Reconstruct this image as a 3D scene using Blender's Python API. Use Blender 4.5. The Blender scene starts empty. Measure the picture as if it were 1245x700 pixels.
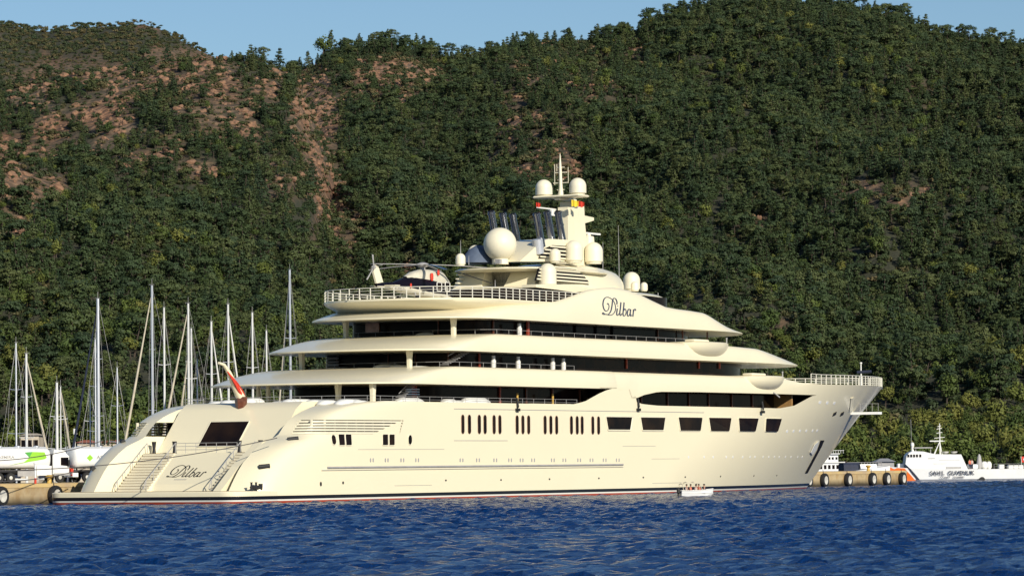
import bpy, bmesh, math, random
import numpy as np
from mathutils import Vector, Matrix
random.seed(7); rng = np.random.default_rng(11)
S = bpy.context.scene
COL = S.collection
# ------------------------------------------------------------------ camera
FPX = 4670.0; CW, CH = 1245, 700; CAMH = 3.3; ROLL = 0.0105
PITCH = math.atan((566.7 - 350) / FPX)
cam_loc = Vector((0, 0, CAMH))
fwd = Vector((0, math.cos(PITCH), math.sin(PITCH)))
r0 = Vector((1, 0, 0)); u0_ = r0.cross(fwd)
cr = r0 * math.cos(ROLL) - u0_ * math.sin(ROLL); cu = u0_ * math.cos(ROLL) + r0 * math.sin(ROLL)
cd = bpy.data.cameras.new('camera'); cam = bpy.data.objects.new('camera', cd); COL.objects.link(cam)
cam.matrix_world = Matrix(((cr.x, cu.x, -fwd.x, 0), (cr.y, cu.y, -fwd.y, 0), (cr.z, cu.z, -fwd.z, CAMH), (0, 0, 0, 1)))
cd.sensor_fit = 'HORIZONTAL'; cd.sensor_width = 36; cd.lens = FPX / CW * 36
cd.clip_start = 1; cd.clip_end = 20000
S.camera = cam
# ------------------------------------------------------------------ light
SUN_EL = math.radians(24); SUN_H = Vector((0.50, -0.866))      # horizontal direction towards the sun
wd = bpy.data.worlds.new('World'); S.world = wd; wd.use_nodes = True
nt = wd.node_tree; nt.nodes.clear()
sky = nt.nodes.new('ShaderNodeTexSky'); sky.sky_type = 'NISHITA'; sky.sun_disc = False
sky.sun_elevation = SUN_EL; sky.sun_rotation = math.atan2(SUN_H.x, SUN_H.y)
sky.air_density = 1.0; sky.dust_density = 0.1; sky.ozone_density = 5.0
bg = nt.nodes.new('ShaderNodeBackground'); bg.inputs[1].default_value = 0.078
wo = nt.nodes.new('ShaderNodeOutputWorld')
nt.links.new(sky.outputs[0], bg.inputs[0]); nt.links.new(bg.outputs[0], wo.inputs[0])
sl = bpy.data.lights.new('sun', 'SUN'); sl.energy = 4.8; sl.angle = math.radians(0.5); sl.color = (1.0, 0.93, 0.80)
so = bpy.data.objects.new('sun', sl); COL.objects.link(so)
sd = Vector((SUN_H.x * math.cos(SUN_EL), SUN_H.y * math.cos(SUN_EL), math.sin(SUN_EL)))
so.rotation_euler = sd.to_track_quat('Z', 'Y').to_euler()
S.view_settings.view_transform = 'Standard'; S.view_settings.look = 'None'
S.view_settings.exposure = 0.12; S.view_settings.gamma = 1.0
S.cycles.max_bounces = 5; S.cycles.diffuse_bounces = 2; S.cycles.glossy_bounces = 3
S.cycles.transparent_max_bounces = 6; S.cycles.use_denoising = True
# ------------------------------------------------------------------ placing by bearing and distance
def ray(px, py):
    return fwd + cr * ((px - CW / 2) / FPX) - cu * ((py - CH / 2) / FPX)
def at(px, py, dist):
    """world point seen at photo position px,py at dist metres north of the camera"""
    d = ray(px, py); return cam_loc + d * (dist / d.y)
def on_z(px, py, z):
    d = ray(px, py); return cam_loc + d * ((z - CAMH) / d.z)
def proj_np(P):
    d = P - np.array([0, 0, CAMH]); f = np.array(fwd); z = d @ f
    return CW / 2 + FPX * (d @ np.array(cr)) / z, CH / 2 - FPX * (d @ np.array(cu)) / z
# ------------------------------------------------------------------ materials
MATS = {}
def mat(name, col, rough=0.5, metal=0.0, spec=0.5, noise=0.0, nscale=1.0, bump=0.0, bscale=5.0, col2=None, trans=0.0, coat=0.0):
    if name in MATS: return MATS[name]
    m = bpy.data.materials.new(name); m.use_nodes = True; t = m.node_tree
    b = t.nodes['Principled BSDF']
    b.inputs['Base Color'].default_value = (*col, 1); b.inputs['Roughness'].default_value = rough
    b.inputs['Metallic'].default_value = metal; b.inputs['Specular IOR Level'].default_value = spec
    b.inputs['Coat Weight'].default_value = coat; b.inputs['Coat Roughness'].default_value = 0.08
    tc = t.nodes.new('ShaderNodeTexCoord')
    n = t.nodes.new('ShaderNodeTexNoise'); n.inputs['Scale'].default_value = nscale; n.inputs['Detail'].default_value = 5
    t.links.new(tc.outputs['Object'], n.inputs['Vector'])
    mx = t.nodes.new('ShaderNodeMix'); mx.data_type = 'RGBA'
    c2 = col2 if col2 else tuple(c * (1 - noise) for c in col)
    mx.inputs['A'].default_value = (*col, 1); mx.inputs['B'].default_value = (*c2, 1)
    rp = t.nodes.new('ShaderNodeMapRange'); rp.inputs['From Min'].default_value = 0.35; rp.inputs['From Max'].default_value = 0.65
    t.links.new(n.outputs['Fac'], rp.inputs['Value']); t.links.new(rp.outputs['Result'], mx.inputs['Factor'])
    t.links.new(mx.outputs['Result'], b.inputs['Base Color'])
    if bump:
        n2 = t.nodes.new('ShaderNodeTexNoise'); n2.inputs['Scale'].default_value = bscale; n2.inputs['Detail'].default_value = 6
        t.links.new(tc.outputs['Object'], n2.inputs['Vector'])
        bp = t.nodes.new('ShaderNodeBump'); bp.inputs['Strength'].default_value = bump; bp.inputs['Distance'].default_value = 0.1
        t.links.new(n2.outputs['Fac'], bp.inputs['Height']); t.links.new(bp.outputs['Normal'], b.inputs['Normal'])
    MATS[name] = m; return m
CREAM = (0.82, 0.745, 0.53)
M_CREAM = mat('cream_paint', CREAM, 0.28, noise=0.035, nscale=0.15, coat=0.25)
M_CREAM2 = mat('cream_satin', (0.79, 0.73, 0.55), 0.5, noise=0.05, nscale=0.6)
M_GLASS = mat('dark_glass', (0.004, 0.004, 0.006), 0.12, spec=0.06, nscale=0.35, col2=(0.020, 0.012, 0.009))
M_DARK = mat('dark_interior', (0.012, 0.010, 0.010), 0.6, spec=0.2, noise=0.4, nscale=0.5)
M_BLACK = mat('black_rubber', (0.015, 0.015, 0.016), 0.65, noise=0.3, nscale=3)
M_BLKPAINT = mat('black_gloss', (0.01, 0.01, 0.014), 0.2, noise=0.2, nscale=2)
M_NAVYTXT = mat('blue_grey_lettering', (0.03, 0.045, 0.09), 0.35, noise=0.1, nscale=2)
M_WHITE = mat('white_paint', (0.80, 0.80, 0.78), 0.35, noise=0.06, nscale=0.7)
M_MAST = mat('painted_spar', (0.66, 0.66, 0.64), 0.4, noise=0.1, nscale=0.8)
M_WHITE2 = mat('white_metal', (0.78, 0.77, 0.72), 0.4, noise=0.08, nscale=1.5)
M_RAIL = mat('rail_paint', (0.72, 0.69, 0.58), 0.4, noise=0.1, nscale=1.0)
M_ALU = mat('aluminium', (0.60, 0.62, 0.66), 0.4, metal=0.5, noise=0.12, nscale=0.6)
M_CHROME = mat('polished_steel', (0.34, 0.35, 0.38), 0.24, metal=1.0, noise=0.12, nscale=0.4)
M_BRONZE = mat('varnished_mahogany', (0.16, 0.055, 0.03), 0.3, noise=0.4, nscale=2)
M_REDWOOD = mat('red_varnish', (0.35, 0.06, 0.03), 0.35, noise=0.3, nscale=3)
M_BROWN = mat('bronze_panel', (0.42, 0.23, 0.17), 0.25, metal=0.3, noise=0.4, nscale=1.2)
M_TEAK = mat('teak', (0.34, 0.25, 0.14), 0.6, noise=0.2, nscale=3)
M_RED = mat('red_cloth', (0.65, 0.045, 0.02), 0.7, noise=0.25, nscale=3)
M_YEL = mat('yellow_cloth', (0.85, 0.62, 0.04), 0.7, noise=0.15, nscale=3)
M_BLUE = mat('navy_cover', (0.015, 0.022, 0.05), 0.7, noise=0.3, nscale=2)
M_STEELBLUE = mat('grey_blue_cover', (0.09, 0.12, 0.18), 0.7, noise=0.2, nscale=1.5)
M_SAILCLOTH = mat('beige_sailcloth', (0.62, 0.55, 0.42), 0.8, noise=0.2, nscale=1)
M_ORANGE = mat('orange_paint', (0.85, 0.17, 0.02), 0.45, noise=0.1, nscale=0.6)
M_GREEN = mat('lime_green_paint', (0.30, 0.62, 0.05), 0.4, noise=0.1, nscale=0.6)
M_GREEN2 = mat('mid_green_paint', (0.10, 0.40, 0.08), 0.4, noise=0.1, nscale=0.6)
M_GREY = mat('grey_paint', (0.38, 0.37, 0.36), 0.5, noise=0.15, nscale=1)
M_TILE = mat('red_roof_tiles', (0.42, 0.13, 0.07), 0.85, noise=0.4, nscale=1.5)
M_WALLB = mat('sandy_render', (0.55, 0.47, 0.36), 0.9, noise=0.2, nscale=0.8)
M_SKIN = mat('skin', (0.50, 0.27, 0.18), 0.55, noise=0.1, nscale=6)
M_HAIR = mat('dark_hair', (0.02, 0.015, 0.012), 0.7, noise=0.3, nscale=20)
M_PINK = mat('coral_lifejacket', (0.75, 0.18, 0.11), 0.8, noise=0.15, nscale=8)
M_SHIRT = mat('pale_shirt', (0.62, 0.50, 0.44), 0.8, noise=0.15, nscale=8)
M_TSHDARK = mat('dark_shirt', (0.05, 0.03, 0.05), 0.8, noise=0.2, nscale=8)
M_CREW = mat('crew_shirt', (0.22, 0.27, 0.34), 0.8, noise=.15, nscale=6)
M_ROPE = mat('dark_rope', (0.10, 0.09, 0.085), 0.9, noise=0.3, nscale=5)
M_BARK = mat('pine_bark', (0.07, 0.052, 0.038), 0.9, noise=0.4, nscale=2)
M_HUB = mat('pale_hub', (0.60, 0.58, 0.52), 0.6, noise=0.3, nscale=3)
M_YELM = mat('yellow_machine_paint', (0.60, 0.38, 0.08), 0.6, noise=0.3, nscale=2)

def hull_mat(name, top, zs):
    """paint bands by height above the water: zs = [(z, colour), ...] from the bottom up"""
    m = bpy.data.materials.new(name); m.use_nodes = True; t = m.node_tree; b = t.nodes['Principled BSDF']
    tc = t.nodes.new('ShaderNodeTexCoord'); sp = t.nodes.new('ShaderNodeSeparateXYZ')
    t.links.new(tc.outputs['Object'], sp.inputs[0])
    n = t.nodes.new('ShaderNodeTexNoise'); n.inputs['Scale'].default_value = 0.12; n.inputs['Detail'].default_value = 4
    t.links.new(tc.outputs['Object'], n.inputs['Vector'])
    mx = t.nodes.new('ShaderNodeMix'); mx.data_type = 'RGBA'
    mx.inputs['A'].default_value = (*top, 1); mx.inputs['B'].default_value = (*[c * 0.955 for c in top], 1)
    t.links.new(n.outputs['Fac'], mx.inputs['Factor'])
    prev = mx.outputs['Result']
    for z, c in reversed(zs):
        lt = t.nodes.new('ShaderNodeMath'); lt.operation = 'LESS_THAN'; lt.inputs[1].default_value = z
        t.links.new(sp.outputs['Z'], lt.inputs[0])
        m2 = t.nodes.new('ShaderNodeMix'); m2.data_type = 'RGBA'; m2.inputs['B'].default_value = (*c, 1)
        t.links.new(prev, m2.inputs['A']); t.links.new(lt.outputs[0], m2.inputs['Factor']); prev = m2.outputs['Result']
    t.links.new(prev, b.inputs['Base Color']); b.inputs['Roughness'].default_value = 0.28; b.inputs['Coat Weight'].default_value = 0.25
    bp = t.nodes.new('ShaderNodeBump'); bp.inputs['Strength'].default_value = 0.10; bp.inputs['Distance'].default_value = 0.25
    n3 = t.nodes.new('ShaderNodeTexNoise'); n3.inputs['Scale'].default_value = 0.35; n3.inputs['Detail'].default_value = 2
    t.links.new(tc.outputs['Object'], n3.inputs['Vector']); t.links.new(n3.outputs['Fac'], bp.inputs['Height'])
    t.links.new(bp.outputs['Normal'], b.inputs['Normal'])
    return m
M_HULL = hull_mat('yacht_topsides', CREAM, [(0.22, (0.36, 0.055, 0.02)), (0.38, (0.72, 0.70, 0.62)), (0.72, (0.008, 0.008, 0.01))])

def foliage(name, a, b_, c_):
    m = bpy.data.materials.new(name); m.use_nodes = True; t = m.node_tree; b = t.nodes['Principled BSDF']
    oi = t.nodes.new('ShaderNodeObjectInfo'); geo = t.nodes.new('ShaderNodeTexCoord')
    n = t.nodes.new('ShaderNodeTexNoise'); n.inputs['Scale'].default_value = 0.45; n.inputs['Detail'].default_value = 3
    t.links.new(geo.outputs['Object'], n.inputs['Vector'])
    ra = t.nodes.new('ShaderNodeValToRGB'); e = ra.color_ramp.elements
    e[0].position = 0.0; e[0].color = (*a, 1); e[1].position = 1.0; e[1].color = (*c_, 1)
    k = ra.color_ramp.elements.new(0.55); k.color = (*b_, 1)
    t.links.new(oi.outputs['Random'], ra.inputs['Fac'])
    mx = t.nodes.new('ShaderNodeMix'); mx.data_type = 'RGBA'; mx.blend_type = 'MULTIPLY'
    mr = t.nodes.new('ShaderNodeMapRange'); mr.inputs['From Min'].default_value = 0.3; mr.inputs['From Max'].default_value = 0.7
    mr.inputs['To Min'].default_value = 0.75; mr.inputs['To Max'].default_value = 1.25
    t.links.new(n.outputs['Fac'], mr.inputs['Value'])
    cmb = t.nodes.new('ShaderNodeCombineColor')
    for i in range(3): t.links.new(mr.outputs['Result'], cmb.inputs[i])
    mx.inputs['Factor'].default_value = 1.0
    t.links.new(ra.outputs['Color'], mx.inputs['A']); t.links.new(cmb.outputs['Color'], mx.inputs['B'])
    t.links.new(mx.outputs['Result'], b.inputs['Base Color'])
    b.inputs['Roughness'].default_value = 0.7; b.inputs['Specular IOR Level'].default_value = 0.25
    return m
M_PINE = foliage('pine_needles', (0.023, 0.041, 0.018), (0.039, 0.060, 0.020), (0.066, 0.080, 0.026))
M_OLIVE = foliage('broad_leaves', (0.044, 0.070, 0.018), (0.080, 0.108, 0.022), (0.140, 0.140, 0.030))
M_SCRUB = foliage('scrub_leaves', (0.035, 0.052, 0.022), (0.058, 0.070, 0.028), (0.120, 0.095, 0.042))
# ------------------------------------------------------------------ mesh helpers
class MB:
    def __init__(s): s.v = []; s.f = []; s.mi = []; s.m = 0
    def add(s, vs, fs):
        o = len(s.v); s.v += [tuple(p) for p in vs]; s.f += [tuple(i + o for i in f) for f in fs]; s.mi += [s.m] * len(fs); return s
    def box(s, x0, x1, y0, y1, z0, z1, bev=0.0):
        if bev <= 0:
            vs = [(x, y, z) for z in (z0, z1) for x, y in ((x0, y0), (x1, y0), (x1, y1), (x0, y1))]
            return s.add(vs, [(3, 2, 1, 0), (4, 5, 6, 7), (0, 1, 5, 4), (1, 2, 6, 5), (2, 3, 7, 6), (3, 0, 4, 7)])
        b = bev; o = [(x0 + b, y0), (x1 - b, y0), (x1, y0 + b), (x1, y1 - b), (x1 - b, y1), (x0 + b, y1), (x0, y1 - b), (x0, y0 + b)]
        cx, cy = (x0 + x1) / 2, (y0 + y1) / 2
        fx = max(0.01, (x1 - x0) / 2 - b) / max(0.01, (x1 - x0) / 2); fy = max(0.01, (y1 - y0) / 2 - b) / max(0.01, (y1 - y0) / 2)
        i_ = [(cx + (x - cx) * fx, cy + (y - cy) * fy) for x, y in o]
        return s.loft([[(x, y, z0) for x, y in i_], [(x, y, z0 + b) for x, y in o], [(x, y, z1 - b) for x, y in o], [(x, y, z1) for x, y in i_]])
    def loft(s, rings, closed=True, cap=True):
        n = len(rings[0]); vs = [p for r in rings for p in r]; fs = []
        for i in range(len(rings) - 1):
            for j in range(n if closed else n - 1):
                k = (j + 1) % n; fs.append((i * n + j, i * n + k, (i + 1) * n + k, (i + 1) * n + j))
        if cap and closed:
            fs.append(tuple(range(n - 1, -1, -1))); b = (len(rings) - 1) * n; fs.append(tuple(range(b, b + n)))
        return s.add(vs, fs)
    def tube(s, pts, r, n=8, r2=None):
        pts = [Vector(p) for p in pts]; rings = []
        for i, p in enumerate(pts):
            a = pts[max(0, i - 1)]; b = pts[min(len(pts) - 1, i + 1)]; d = (b - a)
            if d.length < 1e-9: d = Vector((0, 0, 1))
            d.normalize(); up = Vector((0, 0, 1)) if abs(d.z) < 0.95 else Vector((1, 0, 0))
            x = d.cross(up).normalized(); y = x.cross(d)
            if isinstance(r, (list, tuple)): rr = r[i]
            else: rr = r if r2 is None else r + (r2 - r) * i / max(1, len(pts) - 1)
            rings.append([p + x * (rr * math.cos(2 * math.pi * k / n)) + y * (rr * math.sin(2 * math.pi * k / n)) for k in range(n)])
        return s.loft(rings)
    def lathe(s, prof, c=(0, 0, 0), n=24, axis='z'):
        rings = []
        for r, z in prof:
            ring = []
            for k in range(n):
                a = 2 * math.pi * k / n; x, y = r * math.cos(a), r * math.sin(a)
                if axis == 'z': q = (c[0] + x, c[1] + y, c[2] + z)
                elif axis == 'x': q = (c[0] + z, c[1] + x, c[2] + y)
                else: q = (c[0] + x, c[1] + z, c[2] + y)
                ring.append(q)
            rings.append(ring)
        return s.loft(rings)
    def prism(s, poly, lo, hi, axis='y'):
        """poly in the plane across axis; extruded from lo to hi"""
        def P(a, b, w): return (a, w, b) if axis == 'y' else ((a, b, w) if axis == 'z' else (w, a, b))
        n = len(poly); vs = [P(a, b, lo) for a, b in poly] + [P(a, b, hi) for a, b in poly]
        return s.add(vs, [tuple(range(n)), tuple(range(2 * n - 1, n - 1, -1))] + [(i, i + n, (i + 1) % n + n, (i + 1) % n) for i in range(n)])
    def build(s, name, m, parent=None, smooth=35, loc=None, rotz=0.0):
        me = bpy.data.meshes.new(name); me.from_pydata(s.v, [], s.f)
        ms = m if isinstance(m, (list, tuple)) else [m]
        for q in ms: me.materials.append(q)
        if len(ms) > 1: me.polygons.foreach_set('material_index', s.mi)
        bm = bmesh.new(); bm.from_mesh(me); bmesh.ops.recalc_face_normals(bm, faces=bm.faces); bm.to_mesh(me); bm.free()
        if smooth:
            me.polygons.foreach_set('use_smooth', [True] * len(me.polygons)); me.set_sharp_from_angle(angle=math.radians(smooth))
        o = bpy.data.objects.new(name, me); COL.objects.link(o)
        if parent is not None: o.parent = parent
        if loc is not None: o.location = loc
        o.rotation_euler.z = rotz
        return o
def tag(o, label=None, cat=None, group=None, kind=None):
    if label: o['label'] = label
    if cat: o['category'] = cat
    if group: o['group'] = group
    if kind: o['kind'] = kind
    return o
def thing(name, label, cat, loc=(0, 0, 0), rotz=0.0, group=None):
    o = bpy.data.objects.new(name, None); COL.objects.link(o); o.location = loc; o.rotation_euler.z = rotz
    return tag(o, label, cat, group)
def copy_tree(o, kids, parent=None):
    c = o.copy(); COL.objects.link(c); c.parent = parent
    for ch in kids.get(o, []): copy_tree(ch, kids, c)
    return c
def kids_of(root):
    k = {}
    for o in bpy.data.objects:
        if o.parent: k.setdefault(o.parent, []).append(o)
    return k
def lerp(pts, x):
    if x <= pts[0][0]: return pts[0][1]
    for (a, b), (c, d) in zip(pts, pts[1:]):
        if x <= c: return b + (d - b) * (x - a) / (c - a)
    return pts[-1][1]
def slerp_(pts, x):
    """smooth (cosine-eased monotone) interpolation"""
    xs = [p[0] for p in pts]; ys = [p[1] for p in pts]
    if x <= xs[0]: return ys[0]
    if x >= xs[-1]: return ys[-1]
    n = len(xs); m = [0] * n
    dl = [(ys[i + 1] - ys[i]) / (xs[i + 1] - xs[i]) for i in range(n - 1)]
    for i in range(1, n - 1): m[i] = 0 if dl[i - 1] * dl[i] <= 0 else 2 * dl[i - 1] * dl[i] / (dl[i - 1] + dl[i])
    m[0] = dl[0]; m[-1] = dl[-1]
    for i in range(n - 1):
        if x <= xs[i + 1]:
            h = xs[i + 1] - xs[i]; t = (x - xs[i]) / h
            return (2*t**3 - 3*t*t + 1) * ys[i] + (t**3 - 2*t*t + t) * h * m[i] + (3*t*t - 2*t**3) * ys[i+1] + (t**3 - t*t) * h * m[i+1]
def text_obj(txt, size, m, parent, name='lettering', loc=(0, 0, 0), rot=(math.pi / 2, 0, 0), depth=0.004, sx=1.0, align='CENTER'):
    c = bpy.data.curves.new(name, 'FONT'); c.body = txt; c.size = size; c.extrude = depth; c.offset = size * 0.02; c.space_character = 1.08; c.align_x = align; c.align_y = 'CENTER'
    c.materials.append(m); o = bpy.data.objects.new(name, c); COL.objects.link(o)
    if parent is not None: o.parent = parent
    bpy.context.view_layer.update(); dg = bpy.context.evaluated_depsgraph_get(); me = bpy.data.meshes.new_from_object(o.evaluated_get(dg)); bpy.data.objects.remove(o)
    o = bpy.data.objects.new(name, me); COL.objects.link(o); o.parent = parent
    if not me.materials: me.materials.append(m)
    o.location = loc; o.rotation_euler = rot; o.scale = (sx, 1, 1)
    return o
# ================================================================== TERRAIN
def vnoise(x, y, seed=0):
    """value noise on numpy arrays"""
    xi = np.floor(x).astype(int); yi = np.floor(y).astype(int); xf = x - xi; yf = y - yi
    def hsh(a, b):
        h = (a * 374761393 + b * 668265263 + seed * 1442695041) & 0x7fffffff
        h = ((h ^ (h >> 13)) * 1274126177) & 0x7fffffff
        return ((h ^ (h >> 16)) & 0xffff) / 65535.0
    u = xf * xf * (3 - 2 * xf); v = yf * yf * (3 - 2 * yf)
    a = hsh(xi, yi); b = hsh(xi + 1, yi); c = hsh(xi, yi + 1); d = hsh(xi + 1, yi + 1)
    return (a * (1 - u) + b * u) * (1 - v) + (c * (1 - u) + d * u) * v
def fbm(x, y, o=4, seed=0):
    s = 0; a = 0.5
    for i in range(o): s = s + a * (vnoise(x * 2**i, y * 2**i, seed + i * 17) - 0.5); a *= 0.5
    return s
RA = [(-600, 120), (-200, 90), (0, 78), (45, 66), (137, 58), (206, 53), (253, 50), (298, 50), (325, 54), (357, 66), (385, 120), (430, 265), (470, 385), (520, 500), (600, 560), (2000, 566)]
RB = [(-600, 200), (200, 150), (330, 90), (357, 66), (377, 58), (397, 46), (420, 42), (471, 35), (502, 38), (533, 50), (567, 56), (591, 46), (626, 32), (653, 27), (711, 30), (739, 27), (783, 14), (840, -4), (930, -14), (1018, -8), (1060, -1), (1094, 6), (1138, 24), (1183, 32), (1245, 40), (1400, 60), (1900, 120)]
RC = [(-700, 60), (-200, 25), (0, 17), (40, 27), (60, 29), (100, 24), (150, 21), (175, 19), (195, 24), (215, 34), (245, 50), (290, 75), (400, 130), (2000, 300)]
def ipn(pts, x): return np.interp(x, [p[0] for p in pts], [p[1] for p in pts])
def hpx(px): return 566.7 - ROLL * (px - CW / 2)
def layer(px, d, ridge, d0, dr, pw, dn=0.0):
    top = (hpx(px) - ipn(ridge, px) - dn) / FPX * dr
    t = (d - d0) / (dr - d0); up = np.clip(t, 0, 1)
    g = np.power(up, pw) * (1 - 0.12 * up * (1 - up))
    z = top * g
    back = top * np.clip(1 - (t - 1) * 1.6, -1, 1)
    return np.where(t > 1, back, z)
def ground_z(X, Y):
    d = np.maximum(Y, 1.0); px = X / d * FPX + CW / 2
    pxw = px + 26 * fbm(Y / 160.0, X / 900.0 + 3, 3, 5)
    w = 60 * fbm(X / 260, Y / 420, 3, 9)
    A = layer(pxw, d + w, RA, 735, 1500, 1.12, 10)
    B = layer(pxw, d - w, RB, 750, 2050, 1.18, 9)
    C = layer(px, d, RC, 1500, 3600, 1.3, 1)
    z = np.maximum(np.maximum(A, B), C)
    lift = np.clip((d - 760) / 250, 0, 1)
    sx = X + 0.35 * Y + 60 * fbm(X / 200, Y / 200, 2, 15)        # spurs and gullies running down the slope, slightly aslant
    spur = np.abs(2 * (sx / 210 - np.floor(sx / 210)) - 1); sx2 = X - 0.25 * Y + 40 * fbm(X / 120, Y / 150, 2, 25); spur2 = np.abs(2 * (sx2 / 95 - np.floor(sx2 / 95)) - 1)
    rough = fbm(X / 95, Y / 150, 4, 3) * 30 + (spur - .5) * 26 + (spur2 - .5) * 11
    near = np.where(A >= B, np.abs(d - 1500) / 240, np.abs(d - 2050) / 300); near = np.clip(near, 0.06, 1); near = np.where(C > np.maximum(A, B), .10, near)
    z = z + rough * lift * near
    z = np.where(d < 735, -2.0 + (d - 735) * 0.01, np.maximum(z, 0.8 * np.clip((d - 735) / 15, -1, 1)))
    return z
# bare, rocky patches: photo position, radius
BARE = [(90, 110, 90, 40, .5), (260, 110, 80, 40, .45), (380, 140, 26, 70, .75), (400, 230, 26, 60, .6), (150, 180, 80, 30, .4), (700, 90, 90, 50, .35), (650, 190, 60, 50, .4), (480, 100, 80, 35, .45), (1090, 240, 60, 20, .5), (40, 230, 50, 60, .45), (130, 140, 34, 22, 1), (150, 100, 60, 22, .55), (245, 208, 26, 12, .9), (60, 155, 30, 20, .6), (15, 195, 20, 40, .7), (20, 285, 22, 14, .9), (230, 75, 60, 18, .6), (300, 66, 18, 8, .9), (335, 100, 18, 22, .8), (365, 150, 16, 34, .8), (385, 190, 10, 20, .8), (420, 285, 24, 45, .6), (355, 215, 40, 30, .4), (480, 90, 55, 16, .8), (455, 125, 22, 8, .8), (530, 95, 20, 20, .6), (655, 32, 44, 12, .95), (665, 56, 12, 7, .9), (705, 40, 20, 10, .5), (640, 165, 40, 35, .5), (675, 155, 14, 20, .8), (775, 60, 12, 40, .5), (1085, 243, 46, 12, .95), (918, 272, 22, 8, .9), (780, 130, 30, 10, .5), (700, 210, 14, 20, .7), (640, 220, 16, 20, .5), (900, 120, 22, 6, .6), (120, 22, 50, 6, .6), (190, 26, 26, 9, .95), (10, 22, 30, 6, .9), (170, 260, 26, 14, .4), (60, 235, 30, 20, .45), (270, 150, 40, 14, .4), (1130, 100, 40, 30, .25), (960, 400, 26, 16, .3), (560, 250, 30, 20, .3), (500, 330, 30, 20, .3)]
def bareness(px, py, X, Y):
    b = np.zeros_like(px)
    wob = 1 + 1.6 * fbm(X / 14, Y / 30, 3, 61)
    for cx, cy, rx, ry, s_ in BARE:
        d = ((px - cx) / rx) ** 2 + ((py - cy) / ry) ** 2; b = np.maximum(b, s_ * np.clip(1.5 - d * wob, 0, 1))
    b = b * np.clip(1.05 + 3.0 * fbm(X / 9, Y / 26, 3, 71), 0, 1.15)
    b = np.maximum(b, np.clip(fbm(X / 15, Y / 40, 4, 91) * 4.0 - .72, 0, .9) * np.clip((330 - py) / 170, 0, 1) * np.clip(1.3 - px / 620, .12, 1))
    return b
def make_terrain():
    ds = np.concatenate([np.arange(700, 760, 8), np.arange(760, 2200, 7), np.arange(2200, 4200, 60)])
    pxs = np.concatenate([np.arange(-420, -20, 6.0), np.arange(-20, 1270, 2.5), np.arange(1270, 1680, 6.0)])
    D, PX = np.meshgrid(ds, pxs, indexing='ij'); X = (PX - CW / 2) / FPX * D; Z = ground_z(X, D)
    V = np.stack([X, D, Z], -1).reshape(-1, 3); r, c = D.shape
    idx = np.arange(r * c).reshape(r, c)
    F = np.stack([idx[:-1, :-1], idx[:-1, 1:], idx[1:, 1:], idx[1:, :-1]], -1).reshape(-1, 4)
    me = bpy.data.meshes.new('hills'); me.vertices.add(len(V)); me.vertices.foreach_set('co', V.ravel())
    me.loops.add(F.size); me.loops.foreach_set('vertex_index', F.ravel())
    me.polygons.add(len(F)); me.polygons.foreach_set('loop_start', np.arange(0, F.size, 4)); me.polygons.foreach_set('loop_total', np.full(len(F), 4))
    me.polygons.foreach_set('use_smooth', np.ones(len(F), bool)); me.update(); me.validate()
    qx, qy = proj_np(V); BM = np.clip(bareness(qx, qy, V[:, 0], V[:, 1]) * 1.7 - .1, 0, 1); at_ = me.attributes.new('bare', 'FLOAT', 'POINT'); at_.data.foreach_set('value', BM.astype(np.float32))
    m = bpy.data.materials.new('hillside_soil'); m.use_nodes = True; t = m.node_tree; b = t.nodes['Principled BSDF']
    tc = t.nodes.new('ShaderNodeTexCoord')
    def noise(sc, det=6):
        n = t.nodes.new('ShaderNodeTexNoise'); n.inputs['Scale'].default_value = sc; n.inputs['Detail'].default_value = det
        t.links.new(tc.outputs['Object'], n.inputs['Vector']); return n
    n1 = noise(0.02); n2 = noise(0.25)
    ra = t.nodes.new('ShaderNodeValToRGB'); e = ra.color_ramp.elements
    e[0].position = 0.36; e[0].color = (0.23, 0.125, 0.07, 1); e[1].position = 0.66; e[1].color = (0.19, 0.14, 0.09, 1)
    t.links.new(n1.outputs['Fac'], ra.inputs['Fac'])
    ra2 = t.nodes.new('ShaderNodeValToRGB'); e = ra2.color_ramp.elements
    e[0].position = 0.42; e[0].color = (0.45, 0.45, 0.42, 1); e[1].position = 0.62; e[1].color = (1.25, 1.15, 1.1, 1)
    t.links.new(n2.outputs['Fac'], ra2.inputs['Fac'])
    mx = t.nodes.new('ShaderNodeMix'); mx.data_type = 'RGBA'; mx.blend_type = 'MULTIPLY'; mx.inputs['Factor'].default_value = 1
    t.links.new(ra.outputs['Color'], mx.inputs['A']); t.links.new(ra2.outputs['Color'], mx.inputs['B'])
    av = t.nodes.new('ShaderNodeAttribute'); av.attribute_name = 'bare'
    mu = t.nodes.new('ShaderNodeMix'); mu.data_type = 'RGBA'; mu.inputs['A'].default_value = (0.034, 0.036, 0.018, 1)
    t.links.new(av.outputs['Fac'], mu.inputs['Factor']); t.links.new(mx.outputs['Result'], mu.inputs['B'])
    t.links.new(mu.outputs['Result'], b.inputs['Base Color']); b.inputs['Roughness'].default_value = 0.95
    bp = t.nodes.new('ShaderNodeBump'); bp.inputs['Strength'].default_value = 0.9; bp.inputs['Distance'].default_value = 3.0
    t.links.new(n2.outputs['Fac'], bp.inputs['Height']); t.links.new(bp.outputs['Normal'], b.inputs['Normal'])
    me.materials.append(m); o = bpy.data.objects.new('hills', me); COL.objects.link(o); o['kind'] = 'structure'
make_terrain()
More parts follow.
